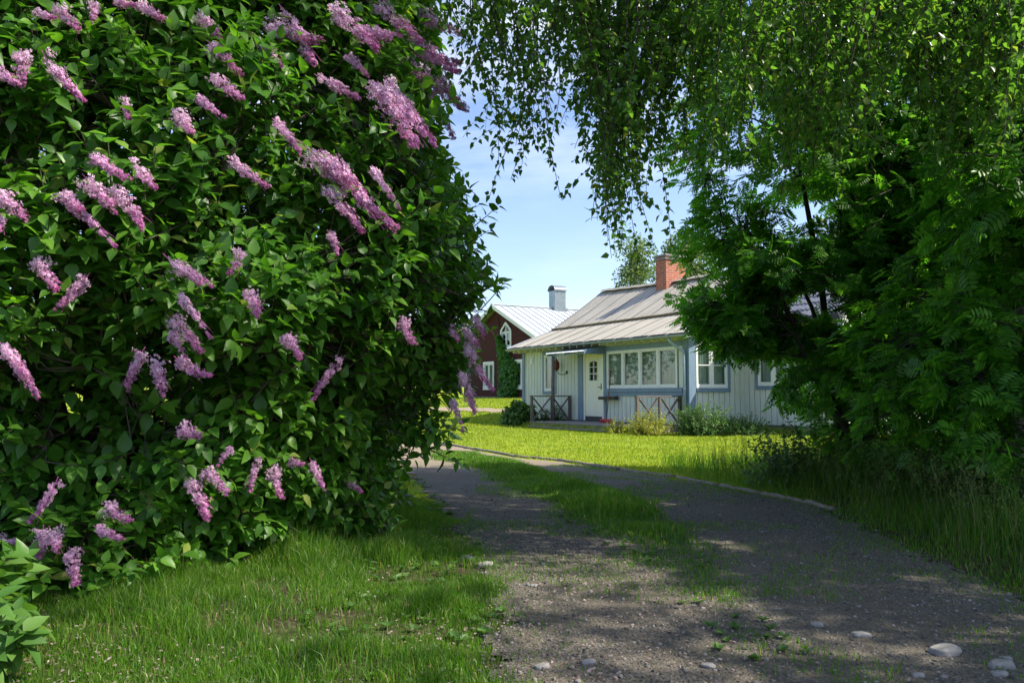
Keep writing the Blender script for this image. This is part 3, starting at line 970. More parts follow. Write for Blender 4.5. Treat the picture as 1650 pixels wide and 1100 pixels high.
# wall shelf beside the door
sb = MB(); sb.box(-3.95, -3.1, -0.24, -0.088, 0.90, 1.0)
sb.build('wall_shelf', weathered('dark brown board', (0.03, 0.022, 0.018), (0.07, 0.05, 0.04)), cot, bevel=0.004)
vt = MB(); vt.box(-8.47, -8.30, -0.045, -0.023, 2.18, 2.42); vt.box(-8.44, -8.33, -0.052, -0.0455, 2.21, 2.39)
vt.build('wall_vent', M['white'], cot)
# lantern on a bracket
ln = MB()
lx, ly, lz = -6.38, -0.24, 2.02
ln.tube([(-6.05, -0.025, 1.82), (-6.05, -0.045, 1.82)], 0.06, 10)
ln.tube([(-6.05, -0.04, 1.80), (-6.12, -0.13, 1.74), (-6.25, -0.21, 1.76), (lx + 0.04, ly, 1.86), (lx, ly, 1.90)], 0.014, 8)
lan = ln.build('wall_lantern', M['kick'], cot, smooth=True)
lb = MB(); lb.tube([(lx, ly, 1.89), (lx, ly, 1.91), (lx, ly, 1.99), (lx, ly, 2.01), (lx, ly, 2.13), (lx, ly, 2.15)], [0.05, 0.075, 0.105, 0.09, 0.09, 0.095], 8)
lb.build('lantern_glass', M['amber'], lan)
lc = MB(); lc.tube([(lx, ly, 2.15), (lx, ly, 2.19), (lx, ly, 2.24), (lx, ly, 2.27), (lx, ly, 2.30)], [0.11, 0.085, 0.045, 0.03, 0.012], 8)
for k in range(8):
    a = 2 * math.pi * k / 8
    lc.tube([(lx + 0.098 * math.cos(a), ly + 0.098 * math.sin(a), 1.98), (lx + 0.1 * math.cos(a), ly + 0.1 * math.sin(a), 2.15)], 0.008, 4)
lc.build('lantern_cap', M['rust'], lan)
# chimney
cx0, cx1, cy0, cy1 = -5.55, -5.0, 3.5, 4.42
ch = MB(); ch.box(cx0, cx1, cy0, cy1, 4.5, 5.98)
chim = ch.build('chimney', M['brick'], cot, bevel=0.01)
cc = MB(); cc.box(cx0 - 0.05, cx1 + 0.05, cy0 - 0.05, cy1 + 0.05, 5.86, 5.981 - 0.06)
cc.box(cx0 - 0.04, cx1 + 0.04, cy0 - 0.04, cy1 + 0.04, 5.985, 6.06)
cc.build('chimney_top', M['concrete'], chim, bevel=0.01)
# wing roof: weathered pantiles, lower than the metal roof
def tile_z(x, y): return 3.07 + 0.68 * (y - 1.66)
V, Fc = [], []
ncol_, nrow = 22 * 6, 9
xs_ = np.linspace(0.43, 3.62, ncol_ + 1)
rows = []
for r in range(nrow):
    y0, y1 = 1.62 + r * 0.30, 1.62 + (r + 1) * 0.30 + 0.03
    b = len(V)
    for y, lift in ((y0, 0.045), (y1, 0.012)):
        for x_ in xs_:
            ph = (x_ - 0.43) / 0.145 * 2 * math.pi / 1.0
            V.append((x_, y, tile_z(x_, y) + lift + 0.026 * math.sin(ph * 0.5) ** 2 * 1.0))
    for y, lift in ((y0, 0.015),):
        for x_ in xs_:
            V.append((x_, y, tile_z(x_, y) + lift + 0.01))
    n_ = ncol_ + 1
    for i in range(ncol_):
        Fc.append((b + i, b + i + 1, b + n_ + i + 1, b + n_ + i))
        Fc.append((b + 2 * n_ + i, b + 2 * n_ + i + 1, b + i + 1, b + i))
wr = MB().add(V, Fc)
wr.build('wing_tile_roof', M['tile'], cot)
wb = MB()
wb.add([(0.43, 4.33, 4.90), (3.62, 4.33, 4.90), (3.62, 7.1, 3.0), (0.43, 7.1, 3.0), (0.43, 4.33, 4.86), (3.62, 4.33, 4.86), (3.62, 7.1, 2.96), (0.43, 7.1, 2.96)],
       [(0, 1, 2, 3), (7, 6, 5, 4), (0, 4, 5, 1), (1, 5, 6, 2), (2, 6, 7, 3), (3, 7, 4, 0)])
wb.add([(0.43, 1.66, 3.055), (3.6, 1.66, 3.055), (3.6, 4.32, 4.86), (0.43, 4.32, 4.86), (0.43, 1.66, 3.03), (3.6, 1.66, 3.03), (3.6, 4.32, 4.83), (0.43, 4.32, 4.83)],
       [(0, 1, 2, 3), (7, 6, 5, 4), (0, 4, 5, 1), (1, 5, 6, 2), (2, 6, 7, 3), (3, 7, 4, 0)])
wb.box(0.02, 3.63, 1.60, 1.645, 2.93, 3.075)
wb.box(0.02, 3.6, 1.65, 2.07, 2.98, 3.0)
wb.beam((3.635, 1.6, 3.0), (3.635, 4.33, 4.86), 0.03, 0.16, up=(0, -1.8, 2.7))
wb.build('wing_eave', M['blackroof'], cot)
tg = MB()  # small triangular infill between the two roofs
tg.add([(0.30, 1.70, 3.05), (0.30, 3.94, 4.6), (0.30, 3.94, 5.05), (0.30, 1.70, 3.58), (0.33, 1.70, 3.05), (0.33, 3.94, 4.6), (0.33, 3.94, 5.05), (0.33, 1.70, 3.58)],
       [(0, 1, 2, 3), (7, 6, 5, 4), (0, 4, 5, 1), (1, 5, 6, 2), (2, 6, 7, 3), (3, 7, 4, 0)])
tg.build('roof_step_board', M['kick'], cot)

def cot_w(x, y, z):
    c, s_ = math.cos(CRZ), math.sin(CRZ)
    return Vector((CO.x + x * c - y * s_, CO.y + x * s_ + y * c, CO.z + z))
# broom leaning on the wall
bl = cot_w(-3.30, -0.42, 0.19)
br = empty('broom', bl, CRZ, 'broom with brown shaft and red head leaning on the wall beside the cream door', 'broom')
b1 = MB(); b1.tube([(0.02, 0, 0.06), (-0.13, 0.30, 1.62)], 0.015, 8); b1.build('shaft', weathered('brown shaft', (0.13, 0.055, 0.035), (0.22, 0.09, 0.05)), br, smooth=True)
b2 = MB(); b2.box(-0.24, 0.28, -0.05, 0.05, 0.055, 0.12); b2.build('head', M['redplastic'], br, bevel=0.008)
b3 = MB()
for k in range(26):
    for j in (-0.03, 0, 0.03):
        b3.beam((-0.23 + k * 0.02, j, 0.056), (-0.235 + k * 0.0205, j * 1.3, 0.0), 0.01, 0.01)
b3.build('bristles', M['redplastic'], br)

# ------------------------------------------------------------------ red house
RO = Vector((-0.77, 45.0, 0.86))
red = empty('red_house', RO, CRZ, 'dark red boarded house with white metal roof and white windows behind the cottage', 'house')
HW, EZ, PZ, LEN = 4.35, 3.25, 5.17, 11.0
def red_top(x): return EZ + (PZ - EZ) * (1 - abs(x) / HW)
holesR = [(-1.62, -0.55, 0.62, 1.98), (2.08, 3.15, 0.62, 1.98), (0.45, 1.45, 2.85, 4.05)]
rb = MB()
nb = 34   # horizontal boards, cut at the openings
for k in range(nb):
    z0, z1 = 0.1 + k * 0.15, 0.1 + (k + 1) * 0.15 - 0.008
    if z0 > PZ: break
    hw = HW if z1 <= EZ else HW * max(0, 1 - (z1 - EZ) / (PZ - EZ))
    if hw <= 0.02: continue
    cuts = sorted([(h[0], h[1]) for h in holesR if h[2] < (z0 + z1) / 2 < h[3]])
    x = -hw
    for c0, c1 in cuts:
        c0, c1 = max(c0, -hw), min(c1, hw)
        if c0 > x: rb.box(x, c0, -0.03 + 0.006 * (k % 2), 0, z0, z1)
        x = max(x, c1)
    if x < hw: rb.box(x, hw, -0.03 + 0.006 * (k % 2), 0, z0, z1)
rb.box(HW - 0.02, HW, 0.002, LEN, -0.3, EZ); rb.box(-HW, -HW + 0.02, 0.002, LEN, -0.3, EZ)
rb.add([(-HW + .03, LEN, -0.3), (HW - .03, LEN, -0.3), (HW - .03, LEN, EZ), (0, LEN, PZ), (-HW + .03, LEN, EZ)], [(0, 1, 2, 3, 4)])
rb.build('wall', M['red_wall'], red)
rf_ = MB(); rf_.box(-HW + 0.03, HW - 0.03, -0.02, 0.2, -0.8, 0.095); rf_.build('foundation', M['concrete'], red)
ri = MB(); ri.box(-HW + 0.1, HW - 0.1, 1.5, 1.55, 0, 3.2); ri.box(-2.0, 2.2, 1.2, 1.25, 3.2, 4.2); ri.build('dark_interior', M['dark'], red)
def red_roof(x, y): return PZ + 0.10 - (PZ - EZ) * abs(x) / HW
for sgn, nm in ((1, 'roof'), (-1, 'roof')):
    V, Fc = [], []
    ys, hs = [], []
    y = -0.42
    while y < LEN + 0.4:
        for dy, h in ((0, 0), (0.02, 0.05), (0.05, 0.05), (0.07, 0)):
            ys.append(y + dy); hs.append(h)
        y += 0.45
    for xx in (0.0, sgn * (HW + 0.45)):
        for y_, h in zip(ys, hs): V.append((xx, y_, red_roof(xx, y_) + h))
    m_ = len(ys)
    for xx in (0.0, sgn * (HW + 0.45)):
        for y_, h in zip(ys, hs): V.append((xx, y_, red_roof(xx, y_) - 0.05))
    for i in range(m_ - 1):
        Fc += [(i, i + 1, m_ + i + 1, m_ + i), (2 * m_ + i, 3 * m_ + i, 3 * m_ + i + 1, 2 * m_ + i + 1), (m_ + i, m_ + i + 1, 3 * m_ + i + 1, 3 * m_ + i)]
    Fc.append((0, m_, 3 * m_, 2 * m_))
    MB().add(V, Fc).build(nm, M['whiteroof'], red)
for sgn in (1, -1):
    rg = MB()
    rg.beam((0, -0.44, PZ + 0.02), (sgn * (HW + 0.47), -0.44, red_roof(HW + 0.47, 0) - 0.08), 0.03, 0.2, up=(sgn * 0.4, 0, 1))
    rg.build('barge_board', M['white'], red)
rc = MB(); rc.box(-0.12, 0.12, -0.46, LEN + 0.4, PZ + 0.11, PZ + 0.16); rc.build('ridge_cap', M['whiteroof'], red)
for (a, b, c, d_) in holesR[:2]:
    f = window(a, b, c, d_, 0.0, 'x', -1, red, lights=2 if a < 0 else 2, curtain=True, mull=0.05, depth=0.045)
    cs = MB()
    for q in ((a - 0.12, a, c - 0.1, d_ + 0.12), (b, b + 0.12, c - 0.1, d_ + 0.12), (a, b, d_, d_ + 0.12), (a - 0.14, b + 0.14, c - 0.14, c - 0.002)):
        cs.box(q[0], q[1], -0.075, -0.031, q[2], q[3])
    cs.build('casing', M['white'], f)
# attic window with peaked head
a, b, c, d_ = holesR[2]
f = window(a, b, c, d_ - 0.35, 0.0, 'x', -1, red, lights=2, bars_h=1, curtain=False, mull=0.045, depth=0.045)
cs = MB()
xm = (a + b) / 2
cs.beam((a - 0.06, -0.055, c - 0.05), (a - 0.06, -0.055, d_ - 0.3), 0.04, 0.12, up=(1, 0, 0))
cs.beam((b + 0.06, -0.055, c - 0.05), (b + 0.06, -0.055, d_ - 0.3), 0.04, 0.12, up=(1, 0, 0))
cs.beam((a - 0.08, -0.06, d_ - 0.32), (xm, -0.06, d_ + 0.14), 0.04, 0.12, up=(0, 0, 1))
cs.beam((b + 0.08, -0.062, d_ - 0.32), (xm, -0.062, d_ + 0.14), 0.04, 0.12, up=(0, 0, 1))
cs.box(a - 0.12, b + 0.12, -0.09, -0.031, c - 0.12, c - 0.002)
cs.box(xm - 0.03, xm + 0.03, -0.05, -0.031, d_ - 0.35, d_ + 0.05)
cs.build('casing', M['white'], f)
gp = MB(); gp.add([(a, 0.0, d_ - 0.35), (b, 0.0, d_ - 0.35), (b, 0.0, d_ - 0.3), (xm, 0.0, d_ + 0.1), (a, 0.0, d_ - 0.3)], [(0, 1, 2, 3, 4)])
gp.build('pane', M['glass'], f)
# sheet-metal chimney with barrel cap
ck = MB(); yy = 3.6
ck.box(-0.33, 0.33, yy, yy + 0.75, PZ - 0.3, PZ + 1.15)
ck.box(-0.42, 0.42, yy - 0.08, yy + 0.83, PZ - 0.05, PZ + 0.13)
mc = ck.build('metal_chimney', M['galv'], red)
ck = MB()
V, Fc = [], []
for y_ in (yy - 0.06, yy + 0.81):
    for rr in (0.40, 0.37):
        for k in range(13):
            a_ = math.pi * k / 12
            V.append((rr * math.cos(a_), y_, PZ + 1.14 + rr * math.sin(a_) * 0.85))
for s_ in (0, 13):
    for k in range(12): Fc.append((s_ + k, s_ + k + 1, 26 + s_ + k + 1, 26 + s_ + k))
for e in (0, 26):
    for k in range(12): Fc.append((e + k, e + k + 1, e + 13 + k + 1, e + 13 + k))
for k in (0, 12): Fc.append((k, 13 + k, 39 + k, 26 + k))
ck.add(V, Fc)
ck.build('barrel_cap', weathered('grey sheet cap', (0.10, 0.13, 0.16), (0.18, 0.21, 0.24), rough=0.4), mc, smooth=False)
def red_w(x, y, z):
    c, s_ = math.cos(CRZ), math.sin(CRZ)
    return np.array([RO.x + x * c - y * s_, RO.y + x * s_ + y * c, RO.z + z])

# ------------------------------------------------------------------ leaf templates (x side, y along, z normal)
def leaf_t(w, pts, fold=0.10, droop=0.12):
    """pts: list of (y, halfwidth) from base to tip; two quad strips folded on the midrib"""
    V, Fc = [], []
    n = len(pts)
    for y, h in pts:
        z = -droop * y * y
        V += [(-h * w, y, z + fold * h), (0, y, z), (h * w, y, z + fold * h)]
    for i in range(n - 1):
        b = 3 * i
        Fc += [(b, b + 1, b + 4, b + 3), (b + 1, b + 2, b + 5, b + 4)]
    return np.array(V, float), np.array(Fc)
T_LILAC = leaf_t(1.0, [(0.0, 0.02), (0.16, 0.27), (0.42, 0.33), (0.72, 0.18), (1.0, 0.0)], 0.30, 0.22)
T_BIRCH = leaf_t(1.0, [(0.0, 0.02), (0.25, 0.34), (0.55, 0.24), (1.0, 0.0)], 0.25, 0.10)
T_SMALL = leaf_t(1.0, [(0.0, 0.03), (0.4, 0.30), (1.0, 0.0)], 0.25, 0.15)
def rowan_t(pairs=5):
    V, Fc = [], []
    def leaflet(p, ang, L):
        b = len(V)
        ca, sa = math.cos(ang), math.sin(ang)
        for y, x, z in ((0, 0, 0), (0.35, -0.18, 0.03), (0.75, -0.14, 0.0), (1, 0, -0.07), (0.75, 0.14, 0.0), (0.35, 0.18, 0.03)):
            lx, ly_ = x * L, y * L
            V.append((p[0] + lx * ca + ly_ * sa, p[1] - lx * sa + ly_ * ca, p[2] + z * L - 0.12 * y * L))
        Fc.append((b, b + 3, b + 2, b + 1)); Fc.append((b, b + 5, b + 4, b + 3))
    for i in range(pairs):
        y = 0.22 + 0.66 * i / (pairs - 1)
        z = -0.18 * y * y
        L = 0.40 * (0.8 + 0.35 * math.sin(math.pi * (i + 0.7) / pairs))
        leaflet((0, y, z), 1.15, L)
        leaflet((0, y, z), -1.15, L)
    leaflet((0, 0.92, -0.16), 0.0, 0.38)
    b = len(V)
    for y in (0.0, 0.5, 0.95):
        V += [(-0.008, y, -0.18 * y * y - 0.003), (0.008, y, -0.18 * y * y - 0.003)]
    Fc.append((b, b + 1, b + 3, b + 2)); Fc.append((b + 2, b + 3, b + 5, b + 4))
    return np.array(V, float), np.array(Fc)
T_ROWAN = rowan_t(5)
T_ROWAN_S = rowan_t(4)

def rdir(n):
    return nrm(rng.normal(size=(n, 3)))
UP = np.array([0, 0, 1.0])

def connect(limbs, tips, nsub, r_sub=0.02, r_tip=0.004, jit=0.15):
    """limbs: list of (pts (k,3), r0, r1). returns NP with all wood; tips are joined to the nearest sub-branch."""
    out = NP()
    nodes, nr = [], []
    for P, r0, r1 in limbs:
        P = np.asarray(P, float)
        m = 14
        t = np.linspace(0, len(P) - 1, m)
        i = np.minimum(t.astype(int), len(P) - 2)
        f = (t - i)[:, None]
        # catmull-rom
        Pm = np.vstack([2 * P[0] - P[1], P, 2 * P[-1] - P[-2]])
        p0, p1, p2, p3 = Pm[i], Pm[i + 1], Pm[i + 2], Pm[i + 3]
        S = 0.5 * (2 * p1 + (p2 - p0) * f + (2 * p0 - 5 * p1 + 4 * p2 - p3) * f ** 2 + (3 * p1 - p0 - 3 * p2 + p3) * f ** 3)
        S = S + rng.normal(size=S.shape) * 0.012
        rad = np.linspace(r0, r1, m) * (1 + 0.08 * rng.normal(size=m))
        out.add(*tubes(S[None], rad[None], 9))
        nodes.append(S[4:]); nr.append(rad[4:])
    nodes = np.concatenate(nodes); nr = np.concatenate(nr)
    nsub = min(nsub, len(tips))
    sub = tips[rng.choice(len(tips), nsub, replace=False)]
    D = np.linalg.norm(sub[:, None] - nodes[None], axis=-1) + 1.2 * np.maximum(0, nodes[None, :, 2] - sub[:, None, 2] + 0.2)
    j = D.argmin(1)
    a = nodes[j]
    mid = (a + sub) / 2 + rng.normal(size=a.shape) * jit + UP * 0.12 * np.linalg.norm(sub - a, axis=1, keepdims=True)
    P = bez(a, mid, sub, 9)
    P[:, 1:-1] += rng.normal(size=P[:, 1:-1].shape) * 0.012
    rad = np.minimum(r_sub, nr[j] * 0.8)[:, None] * np.linspace(1, 0.25, 9)[None]
    out.add(*tubes(P, rad, 6))
    n2_ = P[:, 3:].reshape(-1, 3)
    ends = []
    for s_ in range(0, len(tips), 800):
        D = np.linalg.norm(tips[s_:s_ + 800, None] - n2_[None], axis=-1)
        ends.append(n2_[D.argmin(1)])
    a = np.concatenate(ends)
    L = np.linalg.norm(tips - a, axis=1)
    ok = L > 0.03
    a, tp, L = a[ok], tips[ok], L[ok]
    mid = (a + tp) / 2 + rng.normal(size=a.shape) * 0.1 * L[:, None]
    P = bez(a, mid, tp, 5)
    out.add(*tubes(P, np.linspace(r_tip * 1.8, r_tip, 5)[None] * np.ones((len(P), 1)), 4))
    return out

# ------------------------------------------------------------------ big lilac
LC = np.array([-3.0, 6.3])
_pz = [-0.05, 0.2, 0.7, 1.13, 1.76, 2.44, 3.0, 3.6, 4.4, 5.1, 5.6, 5.85]
_pr = [1.85, 2.0, 2.2, 2.32, 2.54, 2.58, 2.48, 2.44, 2.36, 1.9, 1.1, 0.2]
def lil_r(z, th):
    r = np.interp(z, _pz, _pr)
    P = np.stack([np.cos(th) * 2.5, np.sin(th) * 2.5, z], -1)
    return r * (1 + 0.20 * (vnoise(P, 0.75, 11) - 0.66) + 0.34 * (vnoise(P, 1.5, 12) - 0.63))
def lil_hit(px, py, inset=0.0):
    d = ray(px, py); d = d / np.linalg.norm(d)
    t = np.linspace(2.2, 9, 700)
    P = d[None] * t[:, None] + np.array([0, 0, CAM_H])
    rr = np.hypot(P[:, 0] - LC[0], P[:, 1] - LC[1])
    th = np.arctan2(P[:, 1] - LC[1], P[:, 0] - LC[0])
    R = lil_r(P[:, 2], th) - inset
    inside = rr < R
    if inside.any(): return P[inside.argmax()]
    return P[(rr - R).argmin()]
lil = empty('lilac_bush', (LC[0], LC[1], 0), 0, 'huge lilac bush with pink purple flower clusters filling the left side', 'bush')
lo = np.array([LC[0], LC[1], 0.0])
nS = 19000
z = rng.random(nS) ** 1.08 * 5.75
th = rng.random(nS) * 2 * np.pi
# twice as many on the side that is seen
vis = np.cos(th - math.radians(-55)) > -0.25
keepm = vis | (rng.random(nS) < 0.62)
z, th = z[keepm], th[keepm]
dep = rng.random(len(z)) ** 1.8
R = lil_r(z, th)
r = R * (1 - 0.34 * dep) - 0.02
P = np.stack([LC[0] + r * np.cos(th), LC[1] + r * np.sin(th), z], -1)
hol = vnoise(P, 1.5, 21) + 0.35 * vnoise(P, 4.0, 22)
k_ = (hol > 0.56) | (rng.random(len(P)) < 0.10) | ((dep > 0.5) & (rng.random(len(P)) < 0.6))
P, th, dep, z = P[k_], th[k_], dep[k_], z[k_]
# a few arching sprays that carry the outermost flowers on the right
for (ax, ay, bx_, by_, nn) in ((680, 470, 745, 510, 22), (670, 520, 722, 590, 26), (660, 560, 712, 640, 22), (650, 600, 690, 700, 14), (700, 430, 765, 470, 12), (710, 330, 765, 395, 8), (640, 650, 690, 720, 14)):
    t_ = rng.random(nn)
    e_ = np.array([at(ax + (bx_ - ax) * q_, ay + (by_ - ay) * q_, 5.75) for q_ in t_]) + rng.normal(size=(nn, 3)) * 0.07
    P = np.concatenate([P, e_]); z = np.concatenate([z, e_[:, 2]]); dep = np.concatenate([dep, np.zeros(nn)])
    th = np.concatenate([th, np.full(nn, -0.35)])
outd = np.stack([np.cos(th), np.sin(th), np.zeros(len(th))], -1)
sd = nrm(outd * 0.8 + UP * (0.50 + 0.25 * rng.normal(size=len(th)))[:, None] + rng.normal(size=P.shape) * 0.35)
sd[:, 2] -= 0.6 * (z < 0.9) * rng.random(len(z))
sd = nrm(sd)
LLs = rng.uniform(0.13, 0.26, len(P))
leaf = NP(); shoots = NP()
tipP = P + sd * LLs[:, None]
Psh = bez(P - sd * 0.12, P + sd * (LLs * 0.5)[:, None] - UP * 0.01, tipP, 4)
shoots.add(*tubes(Psh, np.array([0.0045, 0.004, 0.003, 0.002])[None] * np.ones((len(P), 1)), 4))
side0 = nrm(np.cross(sd, rdir(len(P))))
for k in range(5):
    f = k / 4
    ang = k * np.pi / 2
    s1 = side0 * math.cos(ang) + np.cross(sd, side0) * math.sin(ang)
    for sg in (-1, 1):
        m = rng.random(len(P)) < 0.93
        base = (P + sd * (LLs * f)[:, None])[m]
        dl = nrm(sd[m] * (0.35 + 0.5 * f) + s1[m] * sg * 1.0 + rng.normal(size=base.shape) * 0.22 - UP * 0.12)
        upv = nrm(UP + outd[m] * 0.55 + rng.normal(size=base.shape) * 0.28)
        sz = rng.uniform(0.070, 0.142, len(base)) * (1.0 - 0.25 * f)
        leaf.add(*inst(T_LILAC[0], T_LILAC[1], base + dl * 0.012, frames(dl, upv), np.stack([sz * rng.uniform(0.85, 1.1, len(sz)), sz, sz], -1)))
leafo = NP()
lv = leaf.build('foliage', M['lilac_leaf'], lil); 
# main stems
limbs = []
for k in range(15):
    a = rng.uniform(0, 2 * np.pi) if k > 8 else math.radians(-150 + k * 22)
    b0 = lo + np.array([0.45 * math.cos(a), 0.45 * math.sin(a), -0.05])
    H = rng.uniform(2.2, 4.6)
    rr = rng.uniform(1.0, 2.1)
    limbs.append(([b0, b0 + [0.25 * math.cos(a) * rr, 0.25 * math.sin(a) * rr, H * 0.35], b0 + [0.6 * math.cos(a + .2) * rr, 0.6 * math.sin(a + .2) * rr, H * 0.7], b0 + [math.cos(a + .3) * rr, math.sin(a + .3) * rr, H]], rng.uniform(0.035, 0.06), 0.014))
wood = connect(limbs, P - sd * 0.12, 420, 0.016, 0.003)
wood.build('stems', M['lilac_bark'], lil, smooth=True)
shoots.build('twigs', M['lilac_bark'], lil)
lv.location = (0, 0, 0)
for c in lil.children: c.matrix_parent_inverse = lil.matrix_world.inverted() if False else c.matrix_parent_inverse
def rebase(root):
    """children were built in world coordinates: put their parent's location into the inverse"""
    bpy.context.view_layer.update()
    inv = root.matrix_world.inverted()
    for c in root.children: c.matrix_parent_inverse = inv
rebase(lil)
# flower clusters
def panicle(seed, wide):
    r = np.random.default_rng(seed)
    nb = 30
    tb_ = np.sort(r.random(nb) ** 0.9)
    ab = np.arange(nb) * 2.4 + r.normal(size=nb) * 0.4
    lb = wide * (1.15 - 0.85 * tb_) * (0.55 + 0.65 * r.random(nb)) * np.where(r.random(nb) < 0.15, 0.3, 1)
    per = 17
    n = nb * per
    bi = np.repeat(np.arange(nb), per)
    u = r.random(n) ** 0.7
    t = tb_[bi] + u * 0.05
    side = ab[bi] + r.normal(size=n) * 0.3
    bx = 0.20 * math.sin(seed) * t * t
    bz = 0.20 * math.cos(seed * 1.7) * t * t
    j_ = r.normal(size=(n, 3)) * wide * 0.17 * (1.1 - 0.6 * t)[:, None]
    pos = np.stack([lb[bi] * u * np.cos(side) + bx, t * 0.95, lb[bi] * u * np.sin(side) + bz], -1) + j_
    pos[:, 1] = np.clip(pos[:, 1], -0.05, 1.0)
    nd = nrm(np.stack([np.cos(side), 0.35 + 0 * t, np.sin(side)], -1) + r.normal(size=(n, 3)) * 0.45)
    s = 0.044 * (1.05 - 0.40 * t)
    V, Fc = [], []
    FV, FF = [], []
    for q in range(4):
        a = q * math.pi / 2
        ca, sa = math.cos(a), math.sin(a)
        b = len(FV)
        for x, y in ((0.12, 0.0), (0.62, -0.36), (1.05, 0.0), (0.62, 0.36)):
            FV.append((x * ca - y * sa, 0.55 + 0.22 * x, x * sa + y * ca))
        FF.append((b, b + 1, b + 2, b + 3))
    b = len(FV)
    FV += [(0.12, 0.6, 0), (-0.06, 0.6, 0.1), (-0.06, 0.6, -0.1), (0, -0.9, 0)]
    FF += [(b, b + 1, b + 3, b + 3), (b + 1, b + 2, b + 3, b + 3), (b + 2, b, b + 3, b + 3)]
    FV = np.array(FV); FF = np.array(FF)
    q4 = FF[:4]; t3 = FF[4:, :3]
    Rm = frames(nd, rdir(n))
    V1, F1 = inst(FV, q4, pos, Rm, s)
    F2 = (t3[None] + (np.arange(n) * len(FV))[:, None, None]).reshape(-1, 3)
    bud = np.clip(t * 1.15 - 0.25 + 0.25 * r.normal(size=n), 0, 1)
    budv = np.repeat(bud, len(FV))
    # stalk
    sp = np.array([[[0, -0.06, 0], [0, 0.0, 0], [0, 0.5, 0], [0, 0.97, 0]]], float)
    SV, SF = tubes(sp, np.array([[0.012, 0.012, 0.01, 0.004]]), 4)
    Vall = np.concatenate([V1, SV])
    return mesh_np('flower_cluster', Vall, [F1, F2, SF + len(V1)], M['flower'], link=False, attrs={'bud': np.concatenate([budv, np.ones(len(SV)) * 1.0])})
PAN = [panicle(100 + k, (0.15, 0.19, 0.22, 0.26, 0.17, 0.30, 0.14, 0.24, 0.20, 0.28)[k]) for k in range(10)]
PL = [(57,16,92,40),(88,12,134,40),(150,0,157,38),(184,0,214,14),(222,5,260,40),(316,20,353,56),(336,68,384,112),(342,120,380,164),(318,156,358,196),(286,185,316,222),
(203,156,206,200),(34,82,42,132),(-8,110,28,144),(70,86,128,168),(146,250,199,292),(135,283,183,334),(182,306,246,360),(102,308,118,348),(112,328,192,388),(0,312,38,346),(0,345,8,380),
(56,418,104,460),(142,443,96,506),(213,260,252,310),(366,253,430,310),(266,412,334,474),(388,402,384,442),(396,468,430,502),(290,478,345,538),(428,40,515,80),(453,12,520,102),(420,72,462,104),
(485,78,510,108),(510,122,578,160),(441,193,493,242),(488,232,578,312),(522,248,622,374),(518,298,592,362),(598,272,648,338),(608,138,684,240),(622,128,696,222),(650,105,754,168),(670,85,754,112),
(640,48,742,122),(558,88,592,118),(558,45,642,74),(533,15,622,78),(600,5,684,54),(640,158,692,242),(676,25,744,66),(528,372,554,404),(648,513,658,558),(693,552,722,600),(725,525,737,553),
(762,508,788,540),(742,528,780,553),(750,550,784,632),(740,596,772,664),(727,645,753,692),(650,638,674,690),(553,576,494,636),(457,541,494,574),(0,552,50,610),(8,562,64,638),(232,562,193,624),
(244,576,278,630),(283,576,328,618),(272,510,328,556),(276,538,302,568),(290,692,322,712),(92,772,58,846),(172,812,202,848),(153,848,196,872),(-6,866,46,892),(70,848,56,904),(80,850,102,892),
(112,884,124,946),(301,770,349,826),(373,720,347,750),(332,756,376,792),(419,737,393,788),(440,750,445,804),(500,740,524,790),(557,770,580,796),(463,742,490,754),(700,110,745,180),(690,150,735,215)]
pobjs = []
for k, (x0, y0, x1, y1) in enumerate(PL[:98]):
    A = lil_hit(x0, y0, 0.02)
    dist = math.hypot(*A[:2])
    y_a = A[1] - 0.22 if not (x0 > 720 and y0 > 500) else 5.45
    a = at(x0, y0, y_a)
    b = at(x1, y1, y_a - 0.04)
    d = b - a
    L = np.linalg.norm(d)
    o = bpy.data.objects.new('flower_cluster', PAN[(k * 7) % 10])
    # template +y along the stalk
    yv = Vector(d).normalized()
    xv = yv.cross(Vector((random.uniform(-1, 1), random.uniform(-1, 1), random.uniform(-1, 1)))).normalized()
    zv = xv.cross(yv)
    from mathutils import Matrix
    Mx = Matrix((xv, yv, zv)).transposed().to_4x4()
    o.parent = lil
    wd = (0.95 + 0.25 * random.random()) * min(1.05, max(0.5, 0.155 / L)) * L
    o.matrix_local = Matrix.Translation(Vector(a) - lil.location) @ Mx @ Matrix.Diagonal((wd * 1.08, L, wd * 1.08, 1))
    col.objects.link(o)

